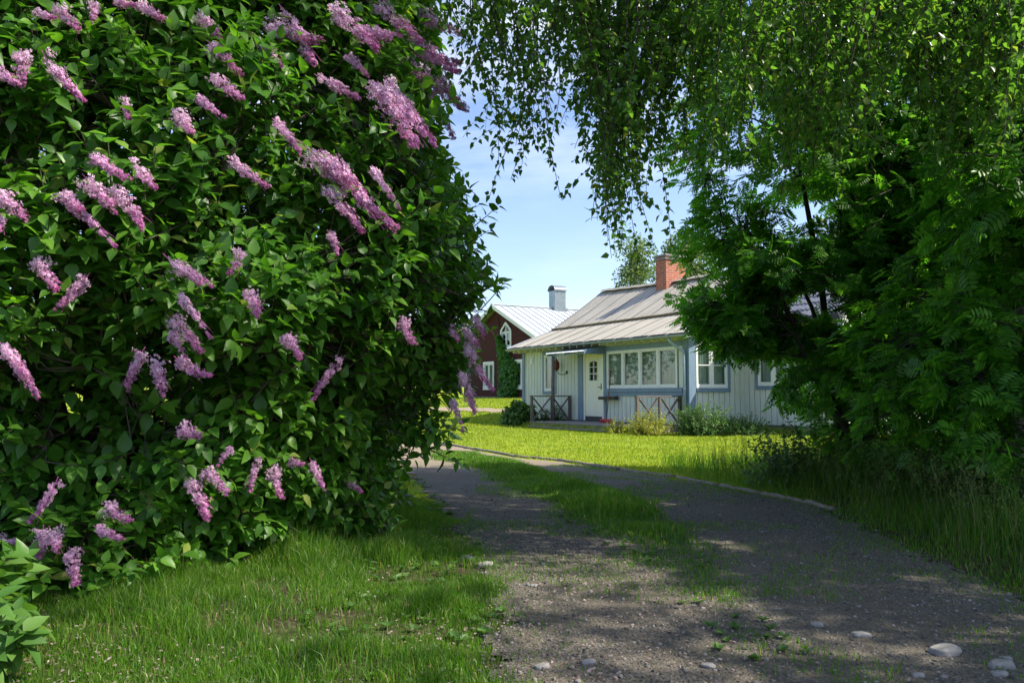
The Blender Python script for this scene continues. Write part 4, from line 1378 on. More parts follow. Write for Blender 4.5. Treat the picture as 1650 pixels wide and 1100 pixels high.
# ------------------------------------------------------------------ small lilac sprouts at bottom left
def small_bush(name, label, c, r, h, nshoots, mat, leafsize, tmpl=T_LILAC, pairs=4, seed=1, cat='bush', stems=True, group=None, droop=0.1, shootlen=(0.08, 0.16), fill=0.6, wood='twig'):
    root = empty(name, (c[0], c[1], float(gz(c[0], c[1]))), 0, label, cat, group)
    base = np.array(root.location)
    n = nshoots
    d = rdir(n); d[:, 2] = np.abs(d[:, 2])
    rad = rng.random(n) ** fill
    P = base + d * np.array([r, r, h]) * rad[:, None]
    P[:, 2] = np.maximum(P[:, 2], base[2] + 0.03)
    P += (vnoise(P, 3, seed)[:, None] - 0.5) * 0.25 * r * d
    s = nrm(d + UP * 0.5 + rng.normal(size=P.shape) * 0.3)
    LL = rng.uniform(*shootlen, n)
    lf = NP()
    s0 = nrm(np.cross(s, rdir(n)))
    for k in range(pairs):
        f = k / max(1, pairs - 1)
        a_ = k * np.pi / 2
        s1 = s0 * math.cos(a_) + np.cross(s, s0) * math.sin(a_)
        for sg in (-1, 1):
            bp = P + s * (LL * f)[:, None]
            dl = nrm(s * (0.3 + 0.5 * f) + s1 * sg + rng.normal(size=bp.shape) * 0.25 - UP * droop)
            upv = nrm(UP + d * 0.4 + rng.normal(size=bp.shape) * 0.3)
            sz = leafsize * rng.uniform(0.7, 1.2, n)
            lf.add(*inst(tmpl[0], tmpl[1], bp, frames(dl, upv), sz))
    lf.build('foliage', mat, root)
    limbs = []
    for k in range(5):
        a_ = rng.uniform(0, 6.28)
        q = base + np.array([0.08 * r * math.cos(a_), 0.08 * r * math.sin(a_), -0.03])
        limbs.append(([q, q + [0.2 * r * math.cos(a_), 0.2 * r * math.sin(a_), h * 0.35], q + [0.45 * r * math.cos(a_), 0.45 * r * math.sin(a_), h * 0.7]], 0.012 * max(1, h), 0.005))
    w = connect(limbs, P, max(6, n // 8), 0.006 * max(1, h * 0.8), 0.002, jit=0.05 * h)
    w.add(*tubes(bez(P, P + s * (LL * .5)[:, None], P + s * LL[:, None], 3), np.full((n, 3), 0.002), 4))
    w.build('stems', M[wood], root, smooth=True)
    rebase(root)
    return root
p = ground_at(20, 1085)
small_bush('lilac_sprout', 'low lilac sprouts with broad pale-edged leaves in the bottom left corner', (-2.12, 3.05), 0.30, 0.5, 85, M['sprout_leaf'], 0.095, pairs=4, seed=5, group=None)
small_bush('shrub', 'low dense lilac undergrowth below the flower clusters', (-2.35, 4.35), 0.5, 0.5, 160, M['lilac_leaf'], 0.085, seed=6)

# openings carved from the crowns along the sun direction to light chosen spots
SV_ = np.array(SUN)
OPEN = [((-0.30, 5.5, 1.3), 0.75), ((-0.45, 5.4, 3.8), 0.45), ((-1.0, 4.6, 3.4), 0.3), ((0.25, 4.75, 0.0), 0.62), ((0.85, 4.2, 0.0), 0.36), ((0.1, 5.6, 0.0), 0.24), ((0.6, 3.4, 0.0), 0.25),
        ((-1.0, 4.2, 0.0), 0.40), ((-0.5, 3.5, 0), 0.25), ((1.5, 3.4, 0.0), 0.25), ((2.2, 3.6, 0), 0.18), ((2.0, 4.0, 3.3), 0.5), ((2.6, 5.0, 3.2), 0.5), ((3.2, 8.2, 3.0), 0.5), ((3.3, 5.6, 2.5), 0.4), ((2.5, 9.0, 2.7), 0.4)]
def sunny(P):
    keep = np.ones(len(P), bool)
    for q, r in OPEN:
        d = P - np.array(q)
        t = d @ SV_
        dist = np.linalg.norm(d - t[:, None] * SV_, axis=1)
        keep &= ~((t > 0.5) & (dist < r * (0.7 + 0.6 * vnoise(P, 1.5, 55))))
    return keep
# ------------------------------------------------------------------ birch
BX, BY = 4.12, 6.25
bir = empty('birch_tree', (BX, BY, 0), 0, 'tall weeping birch with a white trunk and leafy twigs hanging over the drive', 'tree')
cont = np.array([(640, -200), (700, 20), (740, 120), (775, 225), (811, 336), (845, 326), (884, 297), (905, 190), (934, 274), (952, 300), (970, 420), (1005, 440), (1036, 420), (1056, 344), (1075, 293), (1118, 309),
                 (1200, 330), (1300, 330), (1400, 300), (1500, 290), (1650, 330), (1900, 400)], float)
tr_l = [([(BX, BY, -0.1), (BX + 0.02, BY, 1.5), (BX - 0.02, BY + 0.05, 3.2), (BX + 0.1, BY + 0.1, 5.5), (BX, BY + 0.1, 8), (BX + 0.1, BY, 11)], 0.19, 0.05)]
tb = NP()
Pt = np.array(tr_l[0][0])
t_ = np.linspace(0, 5, 40); i_ = np.minimum(t_.astype(int), 4); f_ = (t_ - i_)[:, None]
S = Pt[i_] * (1 - f_) + Pt[i_ + 1] * f_
tb.add(*tubes(S[None], (np.interp(t_, [0, .3, 2, 5], [0.24, 0.18, 0.145, 0.05]))[None], 14))
tb.build('trunk', M['birch_bark'], bir, smooth=True)
# strands
strandP, top = [], []
N = 1150
px = rng.uniform(655, 1760, N)
Dp = rng.uniform(4.6, 7.4, N)
dens = np.interp(px, [655, 760, 900, 1050, 1250, 1760], [0.40, 0.34, 0.34, 0.46, 0.54, 0.58])
k_ = rng.random(N) < dens * (0.35 + 1.3 * sstep(0.3, 0.65, vnoise(np.stack([px / 55.0, Dp * 1.6, 0 * px], -1), 1.0, 77)))
px, Dp = px[k_], Dp[k_]
Dp = np.where(px < 1130, 4.9 + (Dp - 4.6) * 0.45, Dp)
cb = np.interp(px, cont[:, 0], cont[:, 1])
# mostly shorter than the contour, a few reach it
e = rng.random(len(px)) ** 0.9
by = cb - e * np.where(px < 1100, 260, 330) + rng.normal(size=len(px)) * 6
bx_ = []
for x_, y_, d_ in zip(px, by, Dp):
    bx_.append(at(x_, y_, d_))
bot = np.array(bx_)
topz = np.maximum(bot[:, 2] + 1.3, 3.9 + 0.25 * rng.random(len(bot)) + 0.35 * (Dp - 4.6))
m_ = 12
tt = np.linspace(0, 1, m_)
ph = rng.uniform(0, 6.28, len(bot))
amp = rng.uniform(0.03, 0.16, len(bot))
topx = bot[:, 0] + rng.normal(size=len(bot)) * 0.38 + 0.15
topy = bot[:, 1] + rng.normal(size=len(bot)) * 0.15
SP_ = np.zeros((len(bot), m_, 3))
for k, t in enumerate(tt):
    w = (1 - t) ** 1.6
    SP_[:, k, 0] = bot[:, 0] * (1 - w) + topx * w + amp * np.sin(ph + t * 5) * t
    SP_[:, k, 1] = bot[:, 1] * (1 - w) + topy * w + amp * np.cos(ph * 1.3 + t * 4) * t
    SP_[:, k, 2] = topz * (1 - t) + bot[:, 2] * t
tw = NP()
tw.add(*tubes(SP_, np.linspace(0.006, 0.0016, m_)[None] * np.ones((len(bot), 1)), 4))
bl_ = NP()
def strand_leaves(SPt, spacing, lsize, acc, p_gap=0.0):
    n, m, _ = SPt.shape
    Lg = np.linalg.norm(SPt[:, -1] - SPt[:, 0], axis=1)
    for i in range(n):
        c = max(3, int(Lg[i] / spacing))
        t = (np.arange(c) + rng.random(c) * 0.7) / c * (m - 1)
        t = t[t < m - 1.001]
        # leaves grow in bunches of 1-3 at a node
        t = np.concatenate([t, t[rng.random(len(t)) < 0.45] + 0.01])
        t = np.minimum(t, m - 1.01)
        j = t.astype(int); f = (t - j)[:, None]
        acc.append(np.concatenate([SPt[i][j] * (1 - f) + SPt[i][j + 1] * f], 0))
acc = []
strand_leaves(SP_, 0.036, 0.05, acc)
# side twigs off the strands
nT = len(bot)
js = rng.integers(3, m_ - 3, (nT, 3))
A = SP_[np.arange(nT)[:, None], js].reshape(-1, 3)
dirn = nrm(np.stack([rng.normal(size=len(A)), rng.normal(size=len(A)), -0.9 - rng.random(len(A))], -1))
LT = rng.uniform(0.12, 0.55, len(A))
B = A + dirn * LT[:, None] * [0.9, 0.9, 0.9]
Mi = (A + B) / 2 + np.stack([dirn[:, 0], dirn[:, 1], 0 * LT], -1) * 0.1
ST = bez(A, Mi, B, 5)
tw.add(*tubes(ST, np.full((len(A), 5), 0.0011), 3))
strand_leaves(ST, 0.034, 0.05, acc)
lp = np.concatenate(acc)
lp = lp[sunny(lp) | (lp[:, 2] < 3.9)]
n = len(lp)
az = rng.uniform(0, 6.28, n)
dl = nrm(np.stack([np.cos(az) * 0.75, np.sin(az) * 0.75, -0.6 + 0.5 * rng.normal(size=n)], -1))
upv = nrm(np.stack([np.cos(az + rng.normal(size=n) * .6), np.sin(az + rng.normal(size=n) * .6), 0.6 + 0 * az], -1) + rng.normal(size=(n, 3)) * 0.3)
sz = rng.uniform(0.036, 0.062, n)
bl_.add(*inst(T_BIRCH[0], T_BIRCH[1], lp + dl * 0.012, frames(dl, upv), sz))
# limbs carrying the strands
bl_limbs = []
for (ex, ey, ez, z0) in ((-0.9, 5.4, 4.75, 3.6), (0.4, 5.3, 4.9, 3.9), (1.2, 5.0, 4.9, 3.4), (0.2, 6.4, 5.3, 4.4), (2.2, 4.9, 5.2, 3.8), (1.9, 7.2, 4.6, 3.2), (2.9, 7.6, 4.6, 3.2), (3.0, 5.2, 4.2, 2.6), (1.5, 6.2, 4.3, 2.9)):
    a = np.array([BX, BY, z0]); e_ = np.array([ex, ey, ez])
    bl_limbs.append(([a, a * 0.65 + e_ * 0.35 + [0, 0, 0.75], a * 0.3 + e_ * 0.7 + [0, 0, 0.55], e_], 0.055, 0.012))
# upper crown
nU = 5200
d = rdir(nU)
PU = np.array([4.1, 6.2, 8.0]) + d * np.array([4.1, 4.0, 3.9]) * (rng.random(nU) ** 0.45)[:, None]
kk = (vnoise(PU, 0.7, 31) > 0.54) & (PU[:, 2] > 4.6)
PU = PU[kk]
PU = PU[sunny(PU)]
for k in range(16):
    a = rng.uniform(0, 6.28); z0 = rng.uniform(4.5, 9.5); rr = rng.uniform(2.2, 3.6)
    p0 = np.array([BX, BY, z0])
    bl_limbs.append(([p0, p0 + [0.4 * rr * math.cos(a), 0.4 * rr * math.sin(a), 0.9], p0 + [rr * math.cos(a), rr * math.sin(a), 1.1]], 0.05, 0.012))
tops = np.concatenate([SP_[:, 0], PU])
wd_ = connect(bl_limbs, tops, 340, 0.014, 0.003)
wd_.build('branches', M['bark'], bir, smooth=True)
# leaves of the upper crown in hanging bunches
nL = 17
base = np.repeat(PU, nL, 0) + rng.normal(size=(len(PU) * nL, 3)) * [0.16, 0.16, 0.22]
dl = nrm(rng.normal(size=base.shape) * 0.6 - UP * 0.6)
bl_.add(*inst(T_SMALL[0], T_SMALL[1], base, frames(dl, rdir(len(base))), rng.uniform(0.06, 0.095, len(base))))
bl_.build('foliage', M['birch_leaf'], bir)
tw.build('twigs', M['twig'], bir)
rebase(bir)

# ------------------------------------------------------------------ rowans
def rowan(name, label, base, ells, n, limbs, tmpl=T_ROWAN, size=(0.15, 0.225), per=3, cut=0.40, nsub=170, seed=1, mat='rowan_leaf', cat='tree', group=None, zmin=0.15, shell=0.55):
    root = empty(name, (base[0], base[1], 0), 0, label, cat, group)
    Ps, Os = [], []
    vols = np.array([e[1][0] * e[1][1] * e[1][2] for e in ells]) ** 0.8
    for (c, r), w in zip(ells, vols / vols.sum()):
        q = int(n * w)
        d = rdir(q)
        P = np.array(c) + d * np.array(r) * (rng.random(q) ** shell)[:, None] * (0.86 + 0.3 * vnoise(d * 2 + np.array(c), 1.4, seed))[:, None]
        Ps.append(P); Os.append(d)
    P = np.concatenate(Ps); O = np.concatenate(Os)
    # layered sprays: density varies strongly with height
    dn = vnoise(P * [1, 1, 2.3], 1.1, seed + 3) + 0.3 * vnoise(P * [1, 1, 2], 3.2, seed + 4)
    k = (dn > cut) & (P[:, 2] > zmin)
    k &= sunny(P) | (rng.random(len(P)) < 0.1)
    P, O = P[k], O[k]
    lf = NP()
    for q in range(per):
        az = rng.uniform(0, 6.28, len(P))
        hd_ = nrm(np.stack([np.cos(az), np.sin(az), 0 * az], -1) * 0.8 + O * [0.9, 0.9, 0.3] + UP * (-0.25 + 0.35 * rng.normal(size=len(P)))[:, None])
        upv = nrm(UP * 0.8 + O * 0.75 + rng.normal(size=P.shape) * 0.42)
        sz = rng.uniform(*size, len(P))
        off = rng.normal(size=P.shape) * 0.02
        lf.add(*inst(tmpl[0], tmpl[1], P + off, frames(hd_, upv), sz))
    lf.build('foliage', M[mat], root)
    w = connect(limbs, P, nsub, 0.016, 0.0035, jit=0.12)
    w.build('trunk', M['bark'], root, smooth=True)
    rebase(root)
    return root
def fan(bx, by, targets, r0=0.05):
    out = []
    for k, t in enumerate(targets):
        b = np.array([bx + 0.12 * math.cos(k * 2.1), by + 0.12 * math.sin(k * 2.1), -0.05])
        t = np.array(t, float)
        out.append(([b, b * 0.75 + t * 0.25 + [0, 0, t[2] * 0.12], b * 0.35 + t * 0.65 + [0, 0, t[2] * 0.10], t], r0 * rng.uniform(0.7, 1.1), 0.012))
    return out
rowan('rowan_tree', 'dark green rowan with branches reaching left in front of the cottage wing', (3.95, 9.2),
      [((4.25, 9.1, 3.0), (2.35, 1.5, 2.15)), ((3.1, 9.0, 2.6), (1.22, 1.0, 0.95)), ((3.45, 8.8, 1.75), (1.1, 0.9, 0.8)), ((4.3, 8.6, 0.9), (1.0, 0.8, 0.8)), ((3.05, 8.9, 1.62), (0.85, 0.7, 0.5)), ((2.75, 8.8, 2.0), (0.8, 0.6, 0.5)), ((2.5, 8.7, 1.85), (0.55, 0.5, 0.35)), ((3.2, 8.8, 1.5), (0.8, 0.6, 0.45)), ((2.7, 8.9, 1.95), (0.65, 0.6, 0.5)), ((3.8, 8.9, 2.3), (1.1, 0.8, 0.8)), ((4.2, 8.8, 3.6), (1.3, 0.8, 0.9)), ((4.0, 9.4, 4.6), (2.1, 1.7, 1.6)), ((4.6, 9.2, 1.5), (1.5, 1.2, 1.3))], 8600,
      fan(3.95, 9.2, [(2.4, 9, 3.1), (3.2, 9.2, 4.6), (4.3, 9.5, 5.2), (2.9, 8.6, 1.9), (5.2, 9.3, 3.4), (4.0, 8.3, 3.6), (4.9, 10.0, 4.6), (3.6, 10, 2.8)]), cut=0.57, seed=41)
rowan('rowan_tree', 'thick dark rowan filling the right edge behind the birch trunk', (6.4, 9.0),
      [((6.7, 9.0, 3.2), (2.3, 1.8, 2.7)), ((5.6, 8.0, 2.2), (1.4, 1.2, 1.9)), ((6.2, 9.0, 5.4), (2.2, 1.8, 1.8)), ((5.8, 8.2, 0.8), (1.3, 1.0, 0.8))], 6200,
      fan(6.4, 9.0, [(5, 8.2, 3), (5.6, 8.6, 5), (6.6, 9.5, 6), (8, 9, 4), (7.2, 8.2, 3.6), (5.5, 9.6, 4)]), cut=0.60, seed=47)
rowan('young_rowan', 'young rowan with large pinnate leaves nearest the right edge of the picture', (4.55, 6.9),
      [((4.5, 6.9, 1.9), (1.05, 0.9, 1.5)), ((4.5, 6.3, 2.7), (1.1, 0.7, 0.9)), ((3.75, 7.3, 1.3), (0.7, 0.7, 0.8)), ((3.7, 5.8, 2.7), (0.6, 0.45, 0.9)), ((3.85, 5.9, 1.3), (0.7, 0.5, 0.9))], 1900,
      fan(4.55, 6.9, [(4, 6.6, 2.9), (4.6, 6.9, 3.2), (5.1, 7.2, 2.6), (3.9, 7.2, 1.9), (4.7, 6.2, 2.6)], 0.028), cut=0.50, seed=52, size=(0.15, 0.21), nsub=50, mat='rowan_leaf')
rowan('rowan_tree', 'tall rowan outside the right edge that shades the near drive', (6.6, 2.8),
      [((6.6, 2.8, 4.4), (2.2, 2.7, 2.6)), ((6.2, 4.6, 3.6), (1.7, 1.6, 1.9)), ((6.8, 0.6, 4.4), (2.0, 1.9, 2.2))], 4200,
      fan(6.6, 2.8, [(5.4, 2.8, 5), (6.4, 4.4, 5), (6.8, 1.2, 5), (7.8, 3, 4.8)], 0.08), cut=0.51, seed=58, tmpl=T_ROWAN_S, size=(0.17, 0.24), zmin=1.6)
small_bush('shrub', 'rounded blue-green shrub with small leaves at the right edge above the tall grass', (4.35, 6.35), 0.75, 1.05, 620, M['shrub_leaf'], 0.042, pairs=5, seed=8, shootlen=(0.12, 0.24), fill=0.4)
small_bush('shrub', 'small dark leafy sapling low beside the rowan foot at the lawn edge', (3.30, 9.2), 0.55, 0.6, 170, M['weed_leaf'], 0.06, pairs=5, seed=9, shootlen=(0.15, 0.32), fill=0.5)
small_bush('shrub', 'dark undergrowth at the foot of the trees on the right', (4.9, 8.1), 1.3, 0.95, 1100, M['rowan_leaf'], 0.06, pairs=4, seed=10, shootlen=(0.12, 0.24), fill=0.4)

# ------------------------------------------------------------------ plants at the cottage, climber
w = cot_w(-6.75, -1.45, 0)
small_bush('garden_shrub', 'dense round green shrub left of the porch', (w.x, w.y), 0.62, 0.72, 420, M['weed_leaf'], 0.13, pairs=4, seed=12, fill=0.35)
w = cot_w(0.45, -1.85, 0)
small_bush('yellow_plant', 'yellow flowering plant clump before the right porch railing', (w.x, w.y), 0.48, 0.5, 260, M['yellow_leaf'], 0.055, T_SMALL, 6, 13, 'plant', shootlen=(0.15, 0.35), fill=0.6)
w = cot_w(-0.75, -1.95, 0)
small_bush('yellow_plant', 'small low green yellow clump at the porch step', (w.x, w.y), 0.32, 0.25, 90, M['yellow_leaf'], 0.05, T_SMALL, 5, 14, 'plant', shootlen=(0.1, 0.25))
w = cot_w(1.15, -0.6, 0)
small_bush('weed_clump', 'tall dark green weeds growing at the blue corner post', (w.x, w.y), 0.66, 0.66, 380, M['weed_leaf'], 0.065, T_SMALL, 7, 15, 'plant', shootlen=(0.2, 0.42), fill=0.6)
w = cot_w(1.25, 0.6, 0)
small_bush('weed_clump', 'lower weeds spreading under the gable window', (w.x, w.y), 0.7, 0.3, 260, M['weed_leaf'], 0.07, T_SMALL, 6, 16, 'plant', shootlen=(0.15, 0.35), fill=0.6)
w = cot_w(-6.5, -0.4, 0)
small_bush('weed_clump', 'low plants behind the left porch railing', (w.x, w.y), 0.55, 0.6, 150, M['weed_leaf'], 0.08, T_SMALL, 5, 17, 'plant')
# climber on the red house
iv = empty('climbing_plant', red_w(1.45, -0.2, 0), 0, 'dense green climber covering the red gable wall between its windows', 'plant')
n = 3600
zz = rng.random(n) ** 0.75
wdt = np.interp(zz, [0, 0.25, 0.5, 0.62, 0.8, 1.0], [0.95, 0.9, 1.0, 0.62, 0.40, 0.05])
xc = np.interp(zz, [0, 0.5, 0.8, 1.0], [1.35, 1.45, 0.65, 0.35])
xx = xc + wdt * rng.uniform(-1, 1, n)
yy = -0.12 - 0.45 * rng.random(n) * (1 - ((xx - xc) / (wdt + .05)) ** 2) * (1.15 - zz)
hh = zz * 3.5
c_, s_ = math.cos(CRZ), math.sin(CRZ)
P = np.stack([RO.x + xx * c_ - yy * s_, RO.y + xx * s_ + yy * c_, RO.z + hh], -1)
nf = np.array([s_, -c_, 0])
dl = nrm(rng.normal(size=P.shape) * 0.5 - UP * 0.8 + nf * 0.3)
q = NP().add(*inst(T_SMALL[0] * [1.5, 1, 1], T_SMALL[1], P, frames(dl, nrm(nf + rng.normal(size=P.shape) * 0.4)), rng.uniform(0.14, 0.24, n)))
q.build('foliage', M['ivy_leaf'], iv)
st = []
for k in range(9):
    x0 = rng.uniform(0.9, 1.9); x1 = rng.uniform(0.0, 0.6)
    st.append([red_w(x0, -0.06, 0), red_w(x0 + 0.2, -0.07, 1.2), red_w((x0 + x1) / 2, -0.07, 2.6), red_w(x1, -0.06, 3.6), red_w(x1 * 0.4, -0.06, rng.uniform(4.0, 4.8))])
q = NP().add(*tubes(np.array(st), np.array([[0.03, 0.025, 0.02, 0.013, 0.006]]) * np.ones((9, 1)), 5))
q.build('stems', M['twig'], iv)
rebase(iv)
w = red_w(-0.3, -0.8, 0)

# ------------------------------------------------------------------ background trees
def far_tree(label, x, y, h, r, n, seed, mat='far_leaf', ls=0.30, name='deciduous_tree', ncl=11, cat='tree', low=0.25):
    z0 = float(gz(x, y))
    root = empty(name, (x, y, z0), 0, label, cat, 'trees beyond the houses')
    rr = np.random.default_rng(seed)
    cl = []
    for k in range(ncl):
        t = rr.random()
        zz = h * (low + (0.93 - low) * t)
        w = r * (math.sin(math.pi * min(1, 0.18 + 0.80 * t)) ** 0.7)
        a = rr.uniform(0, 6.28)
        q = w * rr.random() ** 0.6 * 0.75
        cl.append(((x + q * math.cos(a), y + q * math.sin(a), z0 + zz), r * rr.uniform(0.30, 0.50)))
    c = np.array([q[0] for q in cl]); cr = np.array([q[1] for q in cl])
    i = rng.integers(0, ncl, n)
    d = rdir(n)
    P = c[i] + d * (cr[i] * rng.random(n) ** 0.4 * 1.0)[:, None] * [1, 1, 1.25]
    P = P[vnoise(P, 1.4, seed) > 0.36]
    lf = NP().add(*inst(T_SMALL[0] * [1.4, 1, 1], T_SMALL[1], P, frames(rdir(len(P)) - UP * 0.3, rdir(len(P))), ls * rng.uniform(0.6, 1.2, len(P))))
    lf.build('crown', M[mat], root)
    limbs = [([(x, y, z0 - 0.1), (x + 0.1, y, z0 + h * 0.3), (x, y, z0 + h * 0.6), (x + 0.1, y, z0 + h * 0.88)], 0.02 * h, 0.01 * h * 0.3)]
    w = connect(limbs, c, ncl, 0.05, 0.02, 0.3)
    w.build('trunk', M['bark'], root, smooth=True)
    rebase(root)
    return root
far_tree('pale green tree rising behind the roof left of the brick chimney', 7.7, 50, 9.9, 2.5, 26000, 61, ls=0.15, ncl=22)
far_tree('pale green tree behind the roof right of the brick chimney', 11.6, 52, 10.9, 3.0, 22000, 62, ls=0.17, ncl=16)
far_tree('sunlit tree seen through the rowan behind the cottage wing', 17.5, 40, 11.5, 3.8, 20000, 63, ls=0.22, ncl=15)
far_tree('large tree beyond the wing at the right edge', 23.5, 38, 13.0, 4.8, 24000, 64, ls=0.24, ncl=16, low=0.12)
far_tree('tall tree on the right behind the young rowan', 16.0, 24, 11.0, 3.6, 20000, 65, ls=0.18, ncl=15, low=0.1)
far_tree('tree far behind the red house', -7, 92, 9, 4.5, 5000, 66, ls=0.4, low=0.1)
far_tree('tree at the left end of the far meadow', -16, 88, 12, 5, 5000, 67, ls=0.4, low=0.1)
far_tree('tree behind the lilac bush', -9.0, 30, 8.5, 3.2, 6000, 68, ls=0.2, low=0.08)
far_tree('big tree behind the lilac bush at the far left', -15.5, 27, 10, 4.2, 7000, 69, ls=0.22, low=0.06)
# woodland on the horizon
n = 26000
ang = rng.uniform(-1.0, 1.0, n)
dist = rng.uniform(420, 480, n)
x = np.sin(ang) * dist; y = np.cos(ang) * dist
hmax = 9 + 9 * n2(ang * 40, ang * 0, 1.0, 3) + 5 * n2(ang * 160, ang * 0, 1.0, 4)
zz = gz(x, y, np.ones(n)) + rng.random(n) * hmax
P = np.stack([x, y, zz], -1)
q = NP().add(*inst(T_SMALL[0] * [2.2, 1, 1], T_SMALL[1], P, frames(rdir(n), rdir(n)), rng.uniform(2.5, 5, n)))
fw = q.build('far_woodland', M['far_leaf'])
tag(fw, 'dark band of woodland on the horizon beyond the meadow', 'woodland', kind='stuff')

# ------------------------------------------------------------------ timber edging
ed = empty('timber_edging', (1.5, 11.0, 0), 0, 'pale weathered timber edging between the drive and the lawn', 'edging')
pe = [ground_at(*p) for p in ((690, 711), (765, 724), (830, 736), (900, 742), (1000, 758), (1090, 771), (1160, 784), (1230, 798), (1300, 812), (1345, 823))]
me_ = MB()
for k in range(len(pe) - 1):
    a, b = pe[k], pe[k + 1]
    sub_ = 6
    pts = []
    for j in range(sub_ + 1):
        t = j / sub_ * 0.985 + 0.0075
        c = a * (1 - t) + b * t
        pts.append((c[0] + random.uniform(-.006, .006), c[1] + random.uniform(-.006, .006), 0.012 + random.uniform(-.008, .006)))
    me_.tube(pts, [0.032 * random.uniform(0.85, 1.1) for _ in pts], 8)
lg = me_.build('log', weathered('bleached log', (0.13, 0.105, 0.08), (0.30, 0.25, 0.20), (4, 4, 4), 5, 0.85, bmp=0.6), ed, smooth=True)
rebase(ed)

# ------------------------------------------------------------------ grass (real blades)
def blades(x, y, h, w, lean=0.45, z=None, curve=0.5):
    n = len(x)
    if z is None: z = gz(x, y)
    az = rng.uniform(0, 6.28, n)
    ld = rng.uniform(0, lean, n) * h
    dx, dy = np.cos(az) * ld, np.sin(az) * ld
    fa = rng.uniform(0, 6.28, n)
    sx, sy = np.cos(fa) * w * 0.5, np.sin(fa) * w * 0.5
    V = np.zeros((n, 5, 3))
    V[:, 0] = np.stack([x - sx, y - sy, z - 0.005], -1)
    V[:, 1] = np.stack([x + sx, y + sy, z - 0.005], -1)
    mx, my, mz = x + dx * 0.35, y + dy * 0.35, z + h * 0.58
    V[:, 2] = np.stack([mx + sx * 0.8, my + sy * 0.8, mz], -1)
    V[:, 3] = np.stack([mx - sx * 0.8, my - sy * 0.8, mz], -1)
    V[:, 4] = np.stack([x + dx, y + dy, z + h * (1 - 0.25 * (ld / (h + 1e-6)))], -1)
    b = (np.arange(n) * 5)[:, None]
    return V.reshape(-1, 3), b + np.array([[0, 1, 2, 3]]), b + np.array([[3, 2, 4]])
class GB:
    def __init__(s): s.V, s.Q, s.T, s.n = [], [], [], 0
    def add(s, r):
        V, q, t = r
        s.V.append(V); s.Q.append(q + s.n); s.T.append(t + s.n); s.n += len(V)
    def build(s, name, mat):
        return mesh_np(name, np.concatenate(s.V), [np.concatenate(s.Q), np.concatenate(s.T)], mat)
# rough verges
gb = GB()
def scatter(n, x0, x1, y0, y1):
    return rng.uniform(x0, x1, n), rng.uniform(y0, y1, n)
# left verge
x, y = scatter(520000, -4.2, 0.35, 1.8, 8.5)
k = (x > -0.68 * y - 0.3) & (np.hypot(x - LC[0], y - LC[1]) > 1.9)
x, y = x[k], y[k]
sd = sdist(x, y, DRIVE)
den = np.clip(0.42 + 1.9 * (n2(x, y, 1.7, 61) - 0.30) + 0.9 * (n2(x, y, 6, 62) - 0.5), 0.08, 1)
den = den * sstep(-0.12, 0.15, sd + 0.25 * (n2(x, y, 4, 63) - 0.5))
ins = np.hypot(x - LC[0], y - LC[1]) < 1.9
k = (rng.random(len(x)) < den) & ~ins & (sd > -0.15)
x, y, sd = x[k], y[k], sd[k]
hgt = (0.022 + 0.12 * n2(x, y, 2.6, 64) ** 2) * (0.55 + 0.8 * rng.random(len(x))) * (0.6 + 0.4 * sstep(0, 0.5, sd))
near_l = np.clip(1 - np.abs(np.hypot(x - LC[0], y - LC[1]) - 2.15) / 0.4, 0, 1)
hgt *= 1 + 1.3 * near_l
gb.add(blades(x, y, hgt, rng.uniform(0.0022, 0.0048, len(x)), 0.8))
# median
x, y = scatter(260000, -3.5, 2.9, 2.6, 15)
sd = sdist(x, y, MEDIAN)
den = sstep(0.12, -0.18, sd + 0.30 * (n2(x, y, 2.8, 71) - 0.5) + 0.2 * (n2(x, y, 8, 72) - 0.5)) * np.interp(y, [2.6, 3.6, 4.6, 5.4, 6.5, 15], [0.45, 0.6, 0.9, 1.0, 1, 1])
k = rng.random(len(x)) < den * 1.0
x, y, sd = x[k], y[k], sd[k]
hgt = (0.030 + 0.12 * n2(x, y, 2.2, 73) ** 1.3) * (0.5 + 0.8 * rng.random(len(x))) * (0.55 + 0.45 * sstep(0, -0.3, sd)) * np.interp(y, [2.5, 5, 6], [0.5, 0.75, 1.0])
gb.add(blades(x, y, hgt, rng.uniform(0.003, 0.0065, len(x)) * np.interp(y, [3, 12], [1, 2.0]), 0.7))
# sprinkles on the tracks
x, y = scatter(110000, -0.4, 3.2, 2.4, 12)
sd = sdist(x, y, DRIVE)
den = 0.8 * np.where(x < 1.7, 1.0, 0.5) * sstep(0.50, 0.74, n2(x, y, 2.3, 81) + 0.25 * (n2(x, y, 9, 82) - 0.5)) + 0.35 * sstep(-0.45, 0, sd)
k = (rng.random(len(x)) < den) & (sd < 0)
x, y = x[k], y[k]
gb.add(blades(x, y, rng.uniform(0.012, 0.045, len(x)), rng.uniform(0.003, 0.006, len(x)), 0.9))
